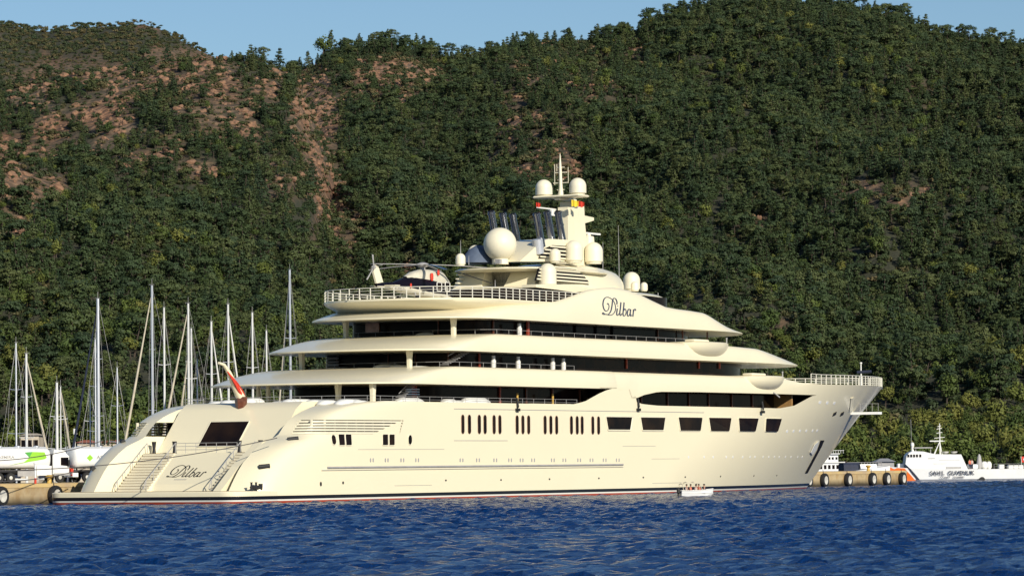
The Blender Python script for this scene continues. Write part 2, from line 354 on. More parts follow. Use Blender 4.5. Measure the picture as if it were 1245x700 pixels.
# ================================================================== WATER
def axis(dense, outer):
    a = list(dense); return np.array(a)
def make_water():
    xs = np.concatenate([-np.geomspace(4000, 103, 24), np.arange(-102, 102.01, 0.36), np.geomspace(103, 4000, 24)])
    ys = np.concatenate([np.array([-3000, -1500, -600, -200, -50, 0, 30, 60, 80, 90]), np.arange(96, 300, 0.42), np.arange(300, 480, 0.75), np.arange(480, 735, 1.4), np.geomspace(740, 1400, 20)])
    Y, X = np.meshgrid(ys, xs, indexing='ij'); Z = np.zeros_like(X)
    r = np.random.default_rng(5)
    for i in range(60):
        lam = 0.6 * (2.9 / 0.6) ** r.random(); th = r.normal(0.35, 0.75); k = 2 * math.pi / lam
        amp = 0.0098 * lam ** 0.85; ph = r.random() * 6.28
        warp = 1.5 * fbm(X / 9, Y / 13, 2, 40 + i)
        s = np.sin(k * (X * math.sin(th) + Y * math.cos(th)) + ph + warp)
        Z += amp * s
    gust = 0.75 + 1.0 * fbm(X / 14, Y / 45, 3, 77)
    Z *= 1.25 * np.clip(gust, 0.3, 1.6)
    fade = np.clip((101 - np.abs(X)) / 8, 0, 1) * np.clip((Y - 96) / 6, 0, 1) * np.clip((734 - Y) / 20, 0, 1)
    Z *= fade
    V = np.stack([X, Y, Z], -1).reshape(-1, 3); rr, c = X.shape; idx = np.arange(rr * c).reshape(rr, c)
    F = np.stack([idx[:-1, :-1], idx[:-1, 1:], idx[1:, 1:], idx[1:, :-1]], -1).reshape(-1, 4)
    me = bpy.data.meshes.new('water'); me.vertices.add(len(V)); me.vertices.foreach_set('co', V.ravel())
    me.loops.add(F.size); me.loops.foreach_set('vertex_index', F.ravel())
    me.polygons.add(len(F)); me.polygons.foreach_set('loop_start', np.arange(0, F.size, 4)); me.polygons.foreach_set('loop_total', np.full(len(F), 4))
    me.polygons.foreach_set('use_smooth', np.ones(len(F), bool)); me.update()
    m = bpy.data.materials.new('sea_water'); m.use_nodes = True; t = m.node_tree; b = t.nodes['Principled BSDF']
    tc = t.nodes.new('ShaderNodeTexCoord'); mp = t.nodes.new('ShaderNodeMapping'); mp.inputs['Scale'].default_value = (1, 0.55, 1)
    t.links.new(tc.outputs['Object'], mp.inputs['Vector'])
    n = t.nodes.new('ShaderNodeTexNoise'); n.inputs['Scale'].default_value = 3.2; n.inputs['Detail'].default_value = 7; n.inputs['Roughness'].default_value = 0.62
    t.links.new(mp.outputs['Vector'], n.inputs['Vector'])
    bp = t.nodes.new('ShaderNodeBump'); bp.inputs['Strength'].default_value = 1.0; bp.inputs['Distance'].default_value = 0.5
    t.links.new(n.outputs['Fac'], bp.inputs['Height']); t.links.new(bp.outputs['Normal'], b.inputs['Normal'])
    b.inputs['Base Color'].default_value = (0.000, 0.030, 0.145, 1); b.inputs['Roughness'].default_value = 0.10; b.inputs['IOR'].default_value = 1.33; b.inputs['Specular IOR Level'].default_value = 0.27
    me.materials.append(m); o = bpy.data.objects.new('water', me); COL.objects.link(o); o['kind'] = 'structure'
make_water()
# ================================================================== THE YACHT (local x forward, y to port, z up)
SH_A = math.radians(60.0); YO = Vector((-33.757, 375.879, 0))
yacht = thing('superyacht', 'huge cream superyacht named Dilbar moored stern left with dark window bands on four decks', 'yacht', YO, SH_A)
def shipP(u, v, z): return YO + Vector((math.cos(SH_A), math.sin(SH_A), 0)) * u + Vector((math.sin(SH_A), -math.cos(SH_A), 0)) * v + Vector((0, 0, z))
ax_ = Vector((math.cos(SH_A), math.sin(SH_A), 0)); st_ = Vector((math.sin(SH_A), -math.cos(SH_A), 0))
def pv(px, py, v):
    """ship u,z of the photo position px,py on the lengthwise plane v metres to starboard"""
    d = ray(px, py); t = ((YO + st_ * v - cam_loc).dot(st_)) / d.dot(st_); p = cam_loc + d * t - YO
    return p.dot(ax_), p.z
UA = [(-2, 4.0), (-1, 2), (0, -0.8), (1.2, -1.4), (2.3, -0.5), (4.0, 1.2), (5.0, 2.8), (5.7, 4.2), (6.7, 7.4), (7.4, 8.2), (8.1, 9.2), (8.8, 11.0), (9.4, 13.2), (9.8, 15.8), (10.05, 19), (12, 22)]
def ua(z): return slerp_(UA, z)
def stem(z): return 143.4 + 1.72 * z + (0.012 * z * (z - 6) if z > 0 else 0)
VF = [(0, 8), (0.012, 9.3), (0.032, 10.5), (0.07, 11.25), (0.14, 11.65), (0.3, 11.88), (0.5, 11.97), (1, 12)]
FC = [0, 0.006, 0.012, 0.02, 0.032, 0.05, 0.065, 0.08, 0.12, 0.16, 0.23, 0.3, 0.4, 0.5, 0.589, 0.75, 0.9]
def halfbeam(g, z):
    zz = max(0, min(1, z / 13.5)); g0 = 0.40 + 0.13 * zz; p = 1.75 + 0.75 * zz
    if z < 0: g0 = 0.38
    if g <= g0: return 12.0
    t = (g - g0) / (1 - g0); return 12.0 * max(0.0, 1 - t ** p)
GC = sorted(set([round(i / 96, 4) for i in range(97)]))
def col_u(kind, c, z): return ua(z) + (35 - ua(z)) * c if kind == 'f' else 35 + (stem(z) - 35) * c
def col_v(kind, c, z): return slerp_(VF, c) if kind == 'f' else halfbeam(c, z)
COLS = [('f', c) for c in FC] + [('g', c) for c in GC]
def u_to_g(u, z): return (u - 35) / (stem(z) - 35)
def hull_b(u, z):
    if u < 35:
        f = (u - ua(z)) / (35 - ua(z)); return slerp_(VF, max(0, f))
    return halfbeam(u_to_g(u, z), z)
ZLOW = [(0, 10.02), (60, 10.05), (62.5, 10.35), (65.5, 11.2), (68.3, 11.85), (73.6, 11.85), (74.0, 10.55), (76, 10.2), (80, 10.05), (112, 10.0), (117, 10.4), (120.5, 11.2), (123, 11.75), (200, 11.85)]
ZUP = [(0, 11.85), (73.6, 11.85), (73.9, 10.7), (76.5, 11.25), (80, 11.65), (90, 11.72), (123, 11.75), (200, 11.85)]
def zlow(u): return lerp(ZLOW, u)
def zup(u): return lerp(ZUP, u)
ZT = [(0, 13.8), (112, 13.75), (118, 13.2), (125, 13.1), (168, 13.5)]
def hull_side(s):
    """s=+1 starboard, -1 port"""
    mb = MB(); zr = [-1.6, -0.6, 0.0, 0.5, 1.2, 2.3, 3.2, 4.0, 5.0, 5.7, 6.2, 6.45, 6.7, 7.4, 8.1, 8.6, 9.0, 9.4, 9.65, 9.85, 10.02]
    def pt(kind, c, z):
        u = col_u(kind, c, z); v = col_v(kind, c, z)
        return (u, -s * v, z)
    grid = []
    for kind, c in COLS:
        un = col_u(kind, c, 10); zt = 10.02
        if un > 50:
            for _ in range(5): zt = zlow(col_u(kind, c, zt))
        col = [pt(kind, c, z if z < 10.0 else zt) for z in zr[:-1]] + [pt(kind, c, (10.02 + zt) / 2), pt(kind, c, zt)]
        grid.append(col)
    nr = len(grid[0]); vs = [p for col in grid for p in col]; fs = []
    for i in range(len(grid) - 1):
        for j in range(nr - 1):
            z0 = grid[i][j][2]; kind, c = COLS[i]
            if kind == 'f' and 0.01 <= c < 0.589 and 6.65 < z0 < 8.0: continue     # louvre opening
            fs.append((i * nr + j, (i + 1) * nr + j, (i + 1) * nr + j + 1, i * nr + j + 1))
    mb.add(vs, fs)
    # inner face of the quarter (fashion plate) down to the stairs
    inner = []
    for z in zr[3:-1]:
        a = ua(z); inner.append([(a, -s * 8.0, z), (a + 0.6, -s * 7.8, z), (a + 1.4, -s * 7.55, z), (a + 2.4, -s * 7.3, z), (a + 3.6, -s * 7.1, z), (max(a + 5.0, 15.0), -s * 7.0, z)])
    rows = []
    n = len(inner[0]); vs = [p for r in inner for p in r]; fs = []
    for i in range(len(inner) - 1):
        if 6.65 < inner[i][0][2] < 8.0:
            rng_ = [n - 2]
        else: rng_ = range(n - 1)
        for j in rng_: fs.append((i * n + j, i * n + j + 1, (i + 1) * n + j + 1, (i + 1) * n + j))
    mb.add(vs, fs)
    # flat top of the quarters and shelf below and above the louvres
    for zc in (10.02, 6.7, 8.1):
        a = ua(zc); P = [(a, -s * 8), (a + 0.9, -s * 7.6), (a + 3, -s * 7.0), (24, -s * 7.0), (24, -s * hull_b(24, zc))] + [(a + (35 - a) * f, -s * slerp_(VF, f)) for f in (0.5, 0.3, 0.16, 0.08, 0.03)]
        P = [P[0], P[1], P[2], P[3], P[4]] + [q for q in P[5:] if q[0] < 24]
        mb.add([(x, y, zc + (0.003 if zc < 9 else 0)) for x, y in P], [tuple(range(len(P)))])
    if True:   # slanted end plate of the louvre opening
        def hp(u, z): return (u, -s * (hull_b(u, z)), z)
        mb.add([hp(18.6, 6.7), hp(21.0, 6.7), hp(23.6, 6.7), hp(23.8, 7.4), hp(24.1, 8.1)], [(0, 1, 2, 3), (0, 3, 4)])
    return mb
hb = hull_side(1); hp_ = hull_side(-1)
hb.add(hp_.v, hp_.f)
hull = hb.build('hull', M_HULL, yacht, 38)
# upper hull band (one deck fascia running into the bow)
def rounded_inset(q): return 0.75 * q * q
def upper_band():
    mb = MB()
    for s in (1, -1):
        cols = []
        for c in GC:
            u = 35 + (stem(12) - 35) * c
            if u < 66: continue
            col = []
            for k in range(9):
                q = k / 8
                z = zup(u)
                qq = q
                for _ in range(4): z = zup(35 + (stem(z) - 35) * c) + (lerp(ZT, 35 + (stem(z) - 35) * c) - zup(35 + (stem(z) - 35) * c)) * (0 if k == 0 else .067 + .933 * (1 - (1 - (k - 1) / 7) ** 1.7))
                uu = 35 + (stem(z) - 35) * c
                ins = rounded_inset(max(0, k - 1) / 7) * max(0, min(1, (122 - uu) / 20))
                col.append((uu, -s * max(0, halfbeam(c, z) - ins), z))
            cols.append(col)
        nr = 9; vs = [p for c in cols for p in c]; fs = [(i * nr + j, (i + 1) * nr + j, (i + 1) * nr + j + 1, i * nr + j + 1) for i in range(len(cols) - 1) for j in range(nr - 1)]
        mb.add(vs, fs)
        top = [c[-1] for c in cols]; mb.add([p for p in top] + [(p[0], 0, p[2] - 0.3) for p in top], [(i, i + 1, len(top) + i + 1, len(top) + i) for i in range(len(top) - 1)])
    return mb
upper_band().build('bow_topsides', M_CREAM, yacht, 50)
# decks seen as floors and ceilings
def outline(u0, a0, b, u1, a1, n=2.3, nf=2.0, N=28):
    P = []
    for k in range(N + 1):
        th = math.pi / 2 + math.pi * k / N; c, s_ = math.cos(th), math.sin(th)
        P.append((u0 + a0 * -abs(c) ** (2 / n), b * math.copysign(abs(s_) ** (2 / n), s_)))
    P = [(x, -y) for x, y in P]                    # starboard first... (x, v)
    m = 14
    L = [(u0 + (u1 - u0) * i / m, P[-1][1]) for i in range(1, m)]
    F_ = []
    for k in range(N + 1):
        th = math.pi * k / N; c, s_ = math.cos(th), math.sin(th)
        F_.append((u1 + a1 * abs(s_) ** (2 / nf), P[-1][1] * math.copysign(abs(c) ** (2 / nf), c)))
    R_ = [(u1 + (u0 - u1) * i / m, P[0][1]) for i in range(1, m)]
    return P + L + F_ + R_
def deck_band(name, u0, a0, b, u1, a1, zb, ztop, ain, sin_, fin, m=M_CREAM, pwa=0.75, nf=2.0, n=2.3, K=10, clip=None, under=0.5):
    """overhanging deck: thin lip, rounded flank rising to ztop(u), long thin aft and fore tips"""
    rings = []
    def R(q, z): return outline(u0, a0 - ain * q, b - sin_ * q * q, u1, a1 - fin * q, n, nf), z
    base = outline(u0, a0, b, u1, a1, n, nf)
    rings.append([(x - 0 * x, y * 0.93, zb - 0.02) for x, y in outline(u0, a0 - 1.0, b, u1, a1 - 1.0, n, nf)])
    rings.append([(x, y, zb) for x, y in base]); rings.append([(x, y, zb + 0.13) for x, y in base])
    for k in range(1, K + 1):
        q = k / K; O = outline(u0 + ain * .62 * q, a0 - ain * q * .38, b - sin_ * q * q, u1, a1 - fin * q, n, nf)
        rings.append([(x, y, zb + 0.13 + (ztop(x) - zb - 0.13) * (1 - (1 - q) ** 1.7)) for x, y in O])
    O = [(x, y) for x, y, z in rings[-1]]
    cxm = (u0 + u1) / 2
    rings.append([(cxm + (x - cxm) * 0.985, y * 0.965, ztop(x) - 0.01) for x, y in O])
    rings.append([(cxm + (x - cxm) * 0.98, y * 0.96, zb + min(1.0, (ztop(x) - zb) * 0.55)) for x, y in O])
    mb = MB(); mb.loft(rings); return mb.build(name, m, yacht, 40)
zt1 = lambda u: 13.8
def f1_top(u): return 13.8 if u > 30 else 13.8
deck_band('deck_overhang', 27.5, 8.5, 12.0, 70, 3, 11.85, lambda u: 13.8, 15.0, 0.75, 0.2)
deck_band('deck_overhang', 37.5, 8.5, 11.4, 107, 25, 15.45, lambda u: 17.45 if u < 96 else 17.45 - 0.5 * min(1, (u - 96) / 22), 15.0, 0.8, 20)
def f3_top(u): return slerp_([(30, 20.2), (45, 20.6), (55, 20.9), (58.5, 21.2), (63, 22.0), (68, 23.0), (73, 23.35), (77.5, 23.05), (82, 22.2), (86, 21.5), (94, 21.2), (99, 20.6), (104, 20.0), (115, 19.7)], u)
deck_band('deck_overhang', 45.5, 8.5, 11.0, 94.5, 22, 19.05, f3_top, 10.0, 0.9, 17)
# main deck floor
mb = MB(); o_ = outline(20, 4, 11.6, 100, 24); mb.loft([[(x, y, 9.2) for x, y in o_], [(x, y, 9.5) for x, y in o_]]); mb.build('deck_floor', M_TEAK, yacht)
# foredeck closing wall behind bow (main deck recess back wall + ceiling come from the houses)
def house(name, u0, a0, b, u1, a1, z0, z1, m=M_GLASS, n=4, nf=2.2):
    mb = MB(); O = outline(u0, a0, b, u1, a1, n, nf); mb.loft([[(x, y, z0) for x, y in O], [(x, y, z1) for x, y in O]]); return mb.build(name, m, yacht, 30)
house('glazed_deckhouse', 37, 2, 9.0, 112, 12, 9.45, 11.9)
house('glazed_deckhouse', 43, 2, 8.8, 100, 17, 13.0, 15.5)
house('glazed_deckhouse', 48, 2, 8.5, 88, 15, 16.9, 19.1)
# window mullions and varnished panels on the deckhouses
def pu(px, py, uu):
    d = ray(px, py); t = ((YO + ax_ * uu - cam_loc).dot(ax_)) / d.dot(ax_); p = cam_loc + d * t - YO
    return p.dot(st_), p.z
def vbar(px, py0, py1, v, m, w=0.14, nm='mullion', dv=0.14, lean=0.0):
    ua_f = 34.9 if py0 > 460 or py1 > 468 else 40.9 if py0 > 421 else 45.9
    if pv(px, py0, v)[0] < ua_f + 1:
        va, za = pu(px, py0, ua_f); _, zb_ = pu(px, py1, ua_f); mb = MB(); ww = w * .6; mb.box(ua_f - .08, ua_f + .1, -va - ww / 2, -va + ww / 2, min(za, zb_), max(za, zb_)); return mb.build(nm, m, yacht, 0)
    u, za = pv(px, py0, v); u2, zb_ = pv(px, py1, v)
    mb = MB(); mb.box(u - w / 2, u + w / 2, -v - dv / 2, -v + dv / 2, min(za, zb_), max(za, zb_)); return mb.build(nm, m, yacht, 0)
for i, px in enumerate((533, 600, 641, 800, 830, 860)): vbar(px, 413, 384, 8.62, M_BRONZE, 0.16)
for px in (583, 762, 850, 875): vbar(px, 448, 420, 8.92, M_REDWOOD, 0.22)
for px in (608, 640, 672, 705): vbar(px, 492, 464, 9.12, M_REDWOOD if px == 608 else M_BRONZE, 0.24)
for px in (780, 812, 838, 862, 890, 915): vbar(px, 494, 474, 9.1, M_BRONZE, 0.18)
for px in (472, 505, 545, 410): vbar(px, 446, 424, 8.9, M_BRONZE, 0.14)
for px in (700, 725, 745): vbar(px, 414, 388, 8.62, M_DARK, 0.2)
vbar(453, 404, 385.8, 8.7, M_BROWN, 2.9, 'bronze_panel', 0.2)
vbar(504, 491, 465, 9.3, M_REDWOOD, 0.9, 'varnished_post', 0.3)
vbar(642, 412, 385, 9.3, M_REDWOOD, 0.4, 'varnished_post', 0.2)
mb = MB()                                     # pale slatted screen by the aft glass
v_, z_ = pu(405, 437, 40.8)
for k in range(4): mb.box(40.6, 40.8, -v_ - .75, -v_ + .75, 13.95 + 0.36 * k, 14.1 + 0.36 * k + 0.06 * (k % 2))
mb.build('slatted_screen', M_GREY, yacht, 0)
mb = MB()
for k in range(3): uu, zz = pv(503, 473 + 3 * k, 9.6); mb.box(uu - 1.6, uu + 1.0, -9.7, -9.55, zz - 0.06, zz + 0.06)
mb.build('handrail', M_ALU, yacht, 0)
# cream support pillars between the decks
def fit_v(px, v, umin):
    while pv(px, 450, v)[0] < umin and v > -9: v -= .25
    return v
def pillar(px, v, z0, z1, w0=0.34, w1=0.55):
    v = fit_v(px, v, 23 if z0 < 12 else 33 if z0 < 16 else 41.5)
    u, _ = pv(px, 450, v)
    mb = MB(); mb.loft([[(u - a * 1.5, -v - a, z), (u + a * 1.5, -v - a, z), (u + a * 1.5, -v + a, z), (u - a * 1.5, -v + a, z)] for z, a in ((z0, w0 * .5), (z0 + (z1 - z0) * .6, w0 * .52), (z1, w1 * .42))])
    mb.build('support_pillar', M_CREAM2, yacht, 0)
for px, v in ((411, 10.4), (453, 10.4)): pillar(px, v, 9.5, 11.87)
pillar(498, 10.2, 13.4, 15.46); pillar(552, 9.9, 17.0, 19.06)
for px in (314, 326): pillar(px, 3.0, 9.5, 11.87, .3, .3)
pillar(367, 3.0, 13.4, 15.46); pillar(421, 3.0, 17.0, 19.06)
for px, v, zz in ((600, 9.9, 13.4), (630, 9.9, 13.4), (672, 9.9, 13.4), (685, 9.9, 13.4), (632, 9.7, 17.0)):
    u, _ = pv(px, 450, v); mb = MB(); mb.lathe([(0.26, 0), (0.28, 1.25), (0.2, 1.3), (0.2, 1.75)], (u, -v, zz), 10); mb.build('bollard_light', M_WHITE2, yacht)
for px in (629, 672):
    u, _ = pv(px, 480, 10.2); mb = MB(); mb.lathe([(0.12, 0), (0.12, 1.7)], (u, -10.2, 9.5), 8); mb.build('deck_post', M_YELM, yacht)
# staircases between decks behind the openings
def inner_stair(pa, pb, v):
    (ua_, za), (ub, zb_) = pv(*pa, v), pv(*pb, v); mb = MB(); n = 12
    for i in range(n):
        t = i / (n - 1); mb.box(ua_ + (ub - ua_) * t - 0.16, ua_ + (ub - ua_) * t + 0.16, -v - 0.5, -v + 0.4, za + (zb_ - za) * t - 0.03, za + (zb_ - za) * t + 0.03)
    mb.tube([(ua_, -v - .5, za + .9), (ub, -v - .5, zb_ + .9)], 0.035, 5)
    mb.build('staircase', M_GREY, yacht, 0)
inner_stair((480, 489), (502, 466), 9.9); inner_stair((540, 443), (570, 426), 9.7)
# sun-lounge furniture under fitted covers on the open decks
def cover(px, v, z, L, W, H, n=6, m=M_WHITE2):
    v = fit_v(px, v, 15 + L / 2 if z < 12 else 33.5 + L / 2 if z < 15 else 43.5 + L / 2)
    u, _ = pv(px, 450, v); rings = []
    for k in range(5):
        t = k / 4; a = 1 - 0.45 * t ** 2; rings.append([(u + L / 2 * a * math.copysign(abs(math.cos(x)) ** .6, math.cos(x)), -v + W / 2 * a * math.copysign(abs(math.sin(x)) ** .6, math.sin(x)), z + H * t ** .6) for x in [2 * math.pi * i / 14 for i in range(14)]])
    mb = MB(); mb.loft(rings); mb.build('furniture_cover', m, yacht, 60)
for px, v, L, H in ((345, 8.6, 5, .55), (362, 8.6, 6, .75), (385, 9.4, 4, .6), (398, 9.8, 3, .55), (425, 10.2, 5, .6), (436, 10.3, 3, .5), (470, 10.3, 5, .5), (497, 10.4, 5.5, .85), (545, 10.5, 2.4, .8), (552, 10.5, 3, .65), (577, 10.5, 6, 1.0), (687, 10.6, 3, .5), (697, 10.6, 2.5, .45)):
    cover(px, v, 9.5, L, 1.5, H + .1)
for px, v, L, H in ((268, 1.0, 3.5, 0.35), (281, -1, 3, .45), (308, 3, 3, .6)): cover(px, v, 9.9, L, 1.5, H)
for px, v, L, H in ((395, 8, 4, .2), (412, 8.6, 5, .3), (430, 9.2, 6, .2), (447, 9.4, 6, .2), (474, 9.4, 6, .5), (488, 9.5, 4, .35), (512, 9.5, 4, .2)):
    cover(px, v, 13.6, L, 1.4, H + .1)
for px, v, L, H in ((445, 7.5, 8, .2), (505, 9.2, 5, .2), (528, 9.2, 7, .45)):
    cover(px, v, 17.3, L, 1.4, H + .08)
# deck railings (fine stanchions with wires)
def railing(name, pts, h, r=0.03, bars=3, m=M_WHITE2, post=1, topr=None, pr=None):
    mb = MB(); P = [Vector(p) for p in pts]
    for i, p in enumerate(P):
        if i % post == 0: mb.tube([p, p + Vector((0, 0, h))], pr or r * 1.2, 5)
    for k in range(1, bars + 1):
        rr = (topr or r) if k == bars else r * .7
        for a, b in zip(P, P[1:]): mb.tube([a + Vector((0, 0, h * k / bars)), b + Vector((0, 0, h * k / bars))], rr, 5)
    return mb.build(name, m, yacht, 0)
def out_pts(u0, a0, b, ulim, z, step=2.2, n=2.3):
    O = outline(u0, a0, b, ulim, 0.01, n); h = [p for p in O if p[0] < ulim + 0.01]
    # aft arc from starboard to port: resample
    arc = O[:29]; arc = [(ulim, arc[0][1])] + arc + [(ulim, arc[-1][1])]
    L = [0]
    for a, b_ in zip(arc, arc[1:]): L.append(L[-1] + math.dist(a, b_))
    n_ = int(L[-1] / step); res = []
    for i in range(n_ + 1):
        s = L[-1] * i / n_
        for k in range(len(arc) - 1):
            if L[k + 1] >= s - 1e-9:
                t = (s - L[k]) / max(1e-9, L[k + 1] - L[k]); res.append((arc[k][0] + (arc[k + 1][0] - arc[k][0]) * t, arc[k][1] + (arc[k + 1][1] - arc[k][1]) * t, z)); break
    return res
railing('deck_railing', out_pts(37, 3, 11.0, 62, 13.75, 2.4), 0.55, 0.018, 1, M_GREY)
railing('deck_railing', out_pts(47, 3, 10.3, 90, 17.4, 2.4), 0.55, 0.018, 1, M_GREY)
railing('deck_railing', out_pts(19, 3, 11.3, 62, 9.95, 2.4), 0.62, 0.02, 2, M_GREY)
# helideck
mb = MB(); H0 = lambda q, z: [(x, y, z) for x, y in outline(47, 8.6 - 1.8 * q, 10.3 - 1.0 * q, 62, 2)]
mb.loft([H0(1.6, 19.9), H0(0.9, 20.35), H0(0.25, 20.75), H0(0, 21.05), H0(0, 21.25), H0(0.35, 21.25)])
mb.build('helideck', M_CREAM, yacht, 50)
railing('helideck_railing', out_pts(47, 8.5, 10.2, 66, 21.25, 1.45), 1.2, 0.036, 4, M_RAIL, 1, 0.045, 0.062)
# bow railing, follows the sheer from the shoulder around the stem
pts = []
for s in (1, -1):
    seq = []
    for c in np.linspace(0.655, 0.997, 26):
        z = 13.1
        for _ in range(3): z = lerp(ZT, 35 + (stem(z) - 35) * c)
        u = 35 + (stem(z) - 35) * c; seq.append((u, -s * max(0.02, halfbeam(c, z) - 0.12), z))
    pts += seq if s == 1 else seq[::-1]
railing('bow_railing', pts, 1.2, 0.036, 4, M_RAIL, 1, 0.045, 0.062)
mb = MB(); u, z = pv(1047, 462, 0); mb.lathe([(0.12, 0), (0.08, 3.2), (0.16, 3.25), (0.16, 3.45)], (u, 0, 13.3), 8); mb.build('bow_light_mast', M_WHITE2, yacht)
mb = MB(); mb.tube([(u - 0.2, 0.5, 15.4), (u + .5, -1.3, 15.5)], 0.22, 6); mb.build('furled_bow_flag', M_BLUE, yacht)
# swim platform
def rrect(u0, u1, b, r, ins=0):
    P = []
    for cx, cy, a0 in ((u0 + r, -b + r, math.pi), (u1 - .2, -b + .2, 1.5 * math.pi), (u1 - .2, b - .2, 0), (u0 + r, b - r, .5 * math.pi)):
        rr = r if cx == u0 + r else 0.2
        for k in range(7): a = a0 + math.pi / 2 * k / 6; P.append((cx + (rr - ins) * math.cos(a), cy + (rr - ins) * math.sin(a)))
    return P
mb = MB(); mb.loft([[(x, y, z) for x, y in rrect(-5, 8, 11.4, 2.0, i)] for z, i in ((-1.4, 1.3), (-0.2, 0.2), (0.0, 0.05), (0.72, 0.0), (1.12, 0.0), (1.2, 0.08))])
mb.build('swim_platform', M_HULL, yacht, 40)
mb = MB(); mb.loft([[(x, y, z) for x, y in rrect(-4.4, 6, 10.6, 1.8)] for z in (1.2, 1.225)]); mb.build('platform_decking', M_TEAK, yacht, 0)
# central transom: name panel, landing, raked upper face with dark window
def quadstrip(rows, nm, m, sm=0):
    mb = MB(); n = len(rows[0]); mb.add([p for r in rows for p in r], [(i * n + j, i * n + j + 1, (i + 1) * n + j + 1, (i + 1) * n + j) for i in range(len(rows) - 1) for j in range(n - 1)]); return mb.build(nm, m, yacht, sm)
mb = MB()
mb.prism([(1.5, 1.2), (1.9, 1.9), (5.7, 4.95), (9, 4.95), (9, 1.2)], -4.3, 3.2, 'y')
mb.build('transom_name_panel', M_CREAM, yacht, 0)
mb = MB(); mb.box(5.7, 10, -7.1, -4.3, 4.6, 4.95); mb.box(5.7, 10, 3.2, 7.1, 4.6, 4.95); mb.box(8.8, 10, -7.1, 7.1, 1.2, 4.7); mb.build('stern_landing', M_CREAM2, yacht, 0)
mb = MB(); mb.prism([(8.0, 4.95), (12.0, 9.2), (13.2, 9.95), (14.6, 10.02), (22, 10.02), (22, 4.95)], -7.02, 7.02, 'y'); mb.build('upper_transom', M_CREAM, yacht, 30)
def up_tr(t, v, off=0.0):      # point on raked face, t = 0..1 from z 4.95 to 9.2
    n = Vector((-(9.2 - 4.95), 0, 4.0)).normalized(); return Vector((8 + 4 * t, -v, 4.95 + 4.25 * t)) + n * off
mb = MB(); c = [(0.14, -2.45), (0.14, 2.25), (0.73, 2.25), (0.73, -2.45)]
mb.loft([[up_tr(t, v, 0.02) for t, v in c], [up_tr(t, v, 0.07) for t, v in c]]); mb.build('transom_window', M_GLASS, yacht, 0)
mb = MB()
for a, b_ in zip(c, c[1:] + c[:1]): mb.tube([up_tr(a[0], a[1], 0.06), up_tr(b_[0], b_[1], 0.06)], 0.05, 5)
mb.build('window_frame', M_CREAM2, yacht, 0)
# stairs down to the platform
for s in (1, -1):
    ya, yb = (3.2, 6.95) if s == 1 else (4.3, 6.3)
    mb = MB(); n = 14
    for i in range(n):
        t = i / n; u = 0.9 + 4.9 * t; z = 1.2 + 3.75 * (i + 1) / n
        mb.box(u, 6.2, min(s * ya, s * yb), max(s * ya, s * yb), z - 0.27, z)
    mb.build('stern_stairs', [M_CREAM2], yacht, 0)
    mb = MB()
    for i in range(n):
        t = i / n; u = 0.9 + 4.9 * t; z = 1.2 + 3.75 * (i + 1) / n
        mb.box(u - 0.03, u + 0.32, min(s * (ya + .1), s * (yb - .1)), max(s * (ya + .1), s * (yb - .1)), z + 0.003, z + 0.03)
    mb.build('stair_treads', M_TEAK, yacht, 0)
    if s == -1: mb = MB(); mb.prism([(-1.6, 1.2), (1.6, 3.6), (5.9, 6.0), (9, 6.0), (9, 1.2)], -7.2, -6.3, 'y'); mb.build('stair_flank', M_CREAM, yacht, 0)
    for yy in (ya + .15, yb - .15):
        mb = MB(); A = Vector((0.9, s * yy, 1.3)); B = Vector((6.0, s * yy, 5.0))
        for k in range(5): p = A.lerp(B, k / 4); mb.tube([p, p + Vector((0, 0, 1.0))], 0.035, 5)
        mb.tube([A + Vector((-.5, 0, .1)), A + Vector((-.1, 0, .9)), A + Vector((0, 0, 1.0)), B + Vector((0, 0, 1.0))], 0.045, 6); mb.build('stair_handrail', M_GREY, yacht, 0)
mb = MB(); P = [(5.75, y, 4.95) for y in np.linspace(-4.2, 3.2, 7)]
for p in P: mb.tube([p, (p[0], p[1], 5.95)], 0.03, 5)
for h in (5.3, 5.63, 5.95): mb.tube([(5.75, -4.2, h), (5.75, 3.2, h)], 0.028, 5)
mb.build('landing_railing', M_GREY, yacht, 0)
for y in (-6.4, -3.9, 3.9, 6.4):
    mb = MB(); mb.lathe([(0.24, 0), (0.2, 0.1), (0.16, 0.5), (0.24, 1.15), (0.26, 1.2)], (6.6, y, 4.95), 10); mb.build('capstan', M_BLACK, yacht)
for s in (1, -1):
    for zz in (3.5, 6.15):
        a = ua(zz); mb = MB(); mb.tube([(a + .5, -s * 9.85, zz), (a + 1.25, -s * 10.6, zz + .1)], 0.24, 10); mb.build('mooring_fairlead', M_BLACK, yacht)
mb = MB(); mb.tube([(-1.3, -10.6, 1.55), (.3, -10.6, 1.55)], .2, 8); mb.lathe([(.12, 0), (.1, .8), (.18, .85)], (-1.3, -10.6, 1.2), 8); mb.lathe([(.12, 0), (.1, .8), (.18, .85)], (-.5, -10.6, 1.2), 8); mb.lathe([(.2, 0), (.2, .7)], (.3, -10.6, 1.2), 8); mb.build('deck_winch', M_BLACK, yacht)
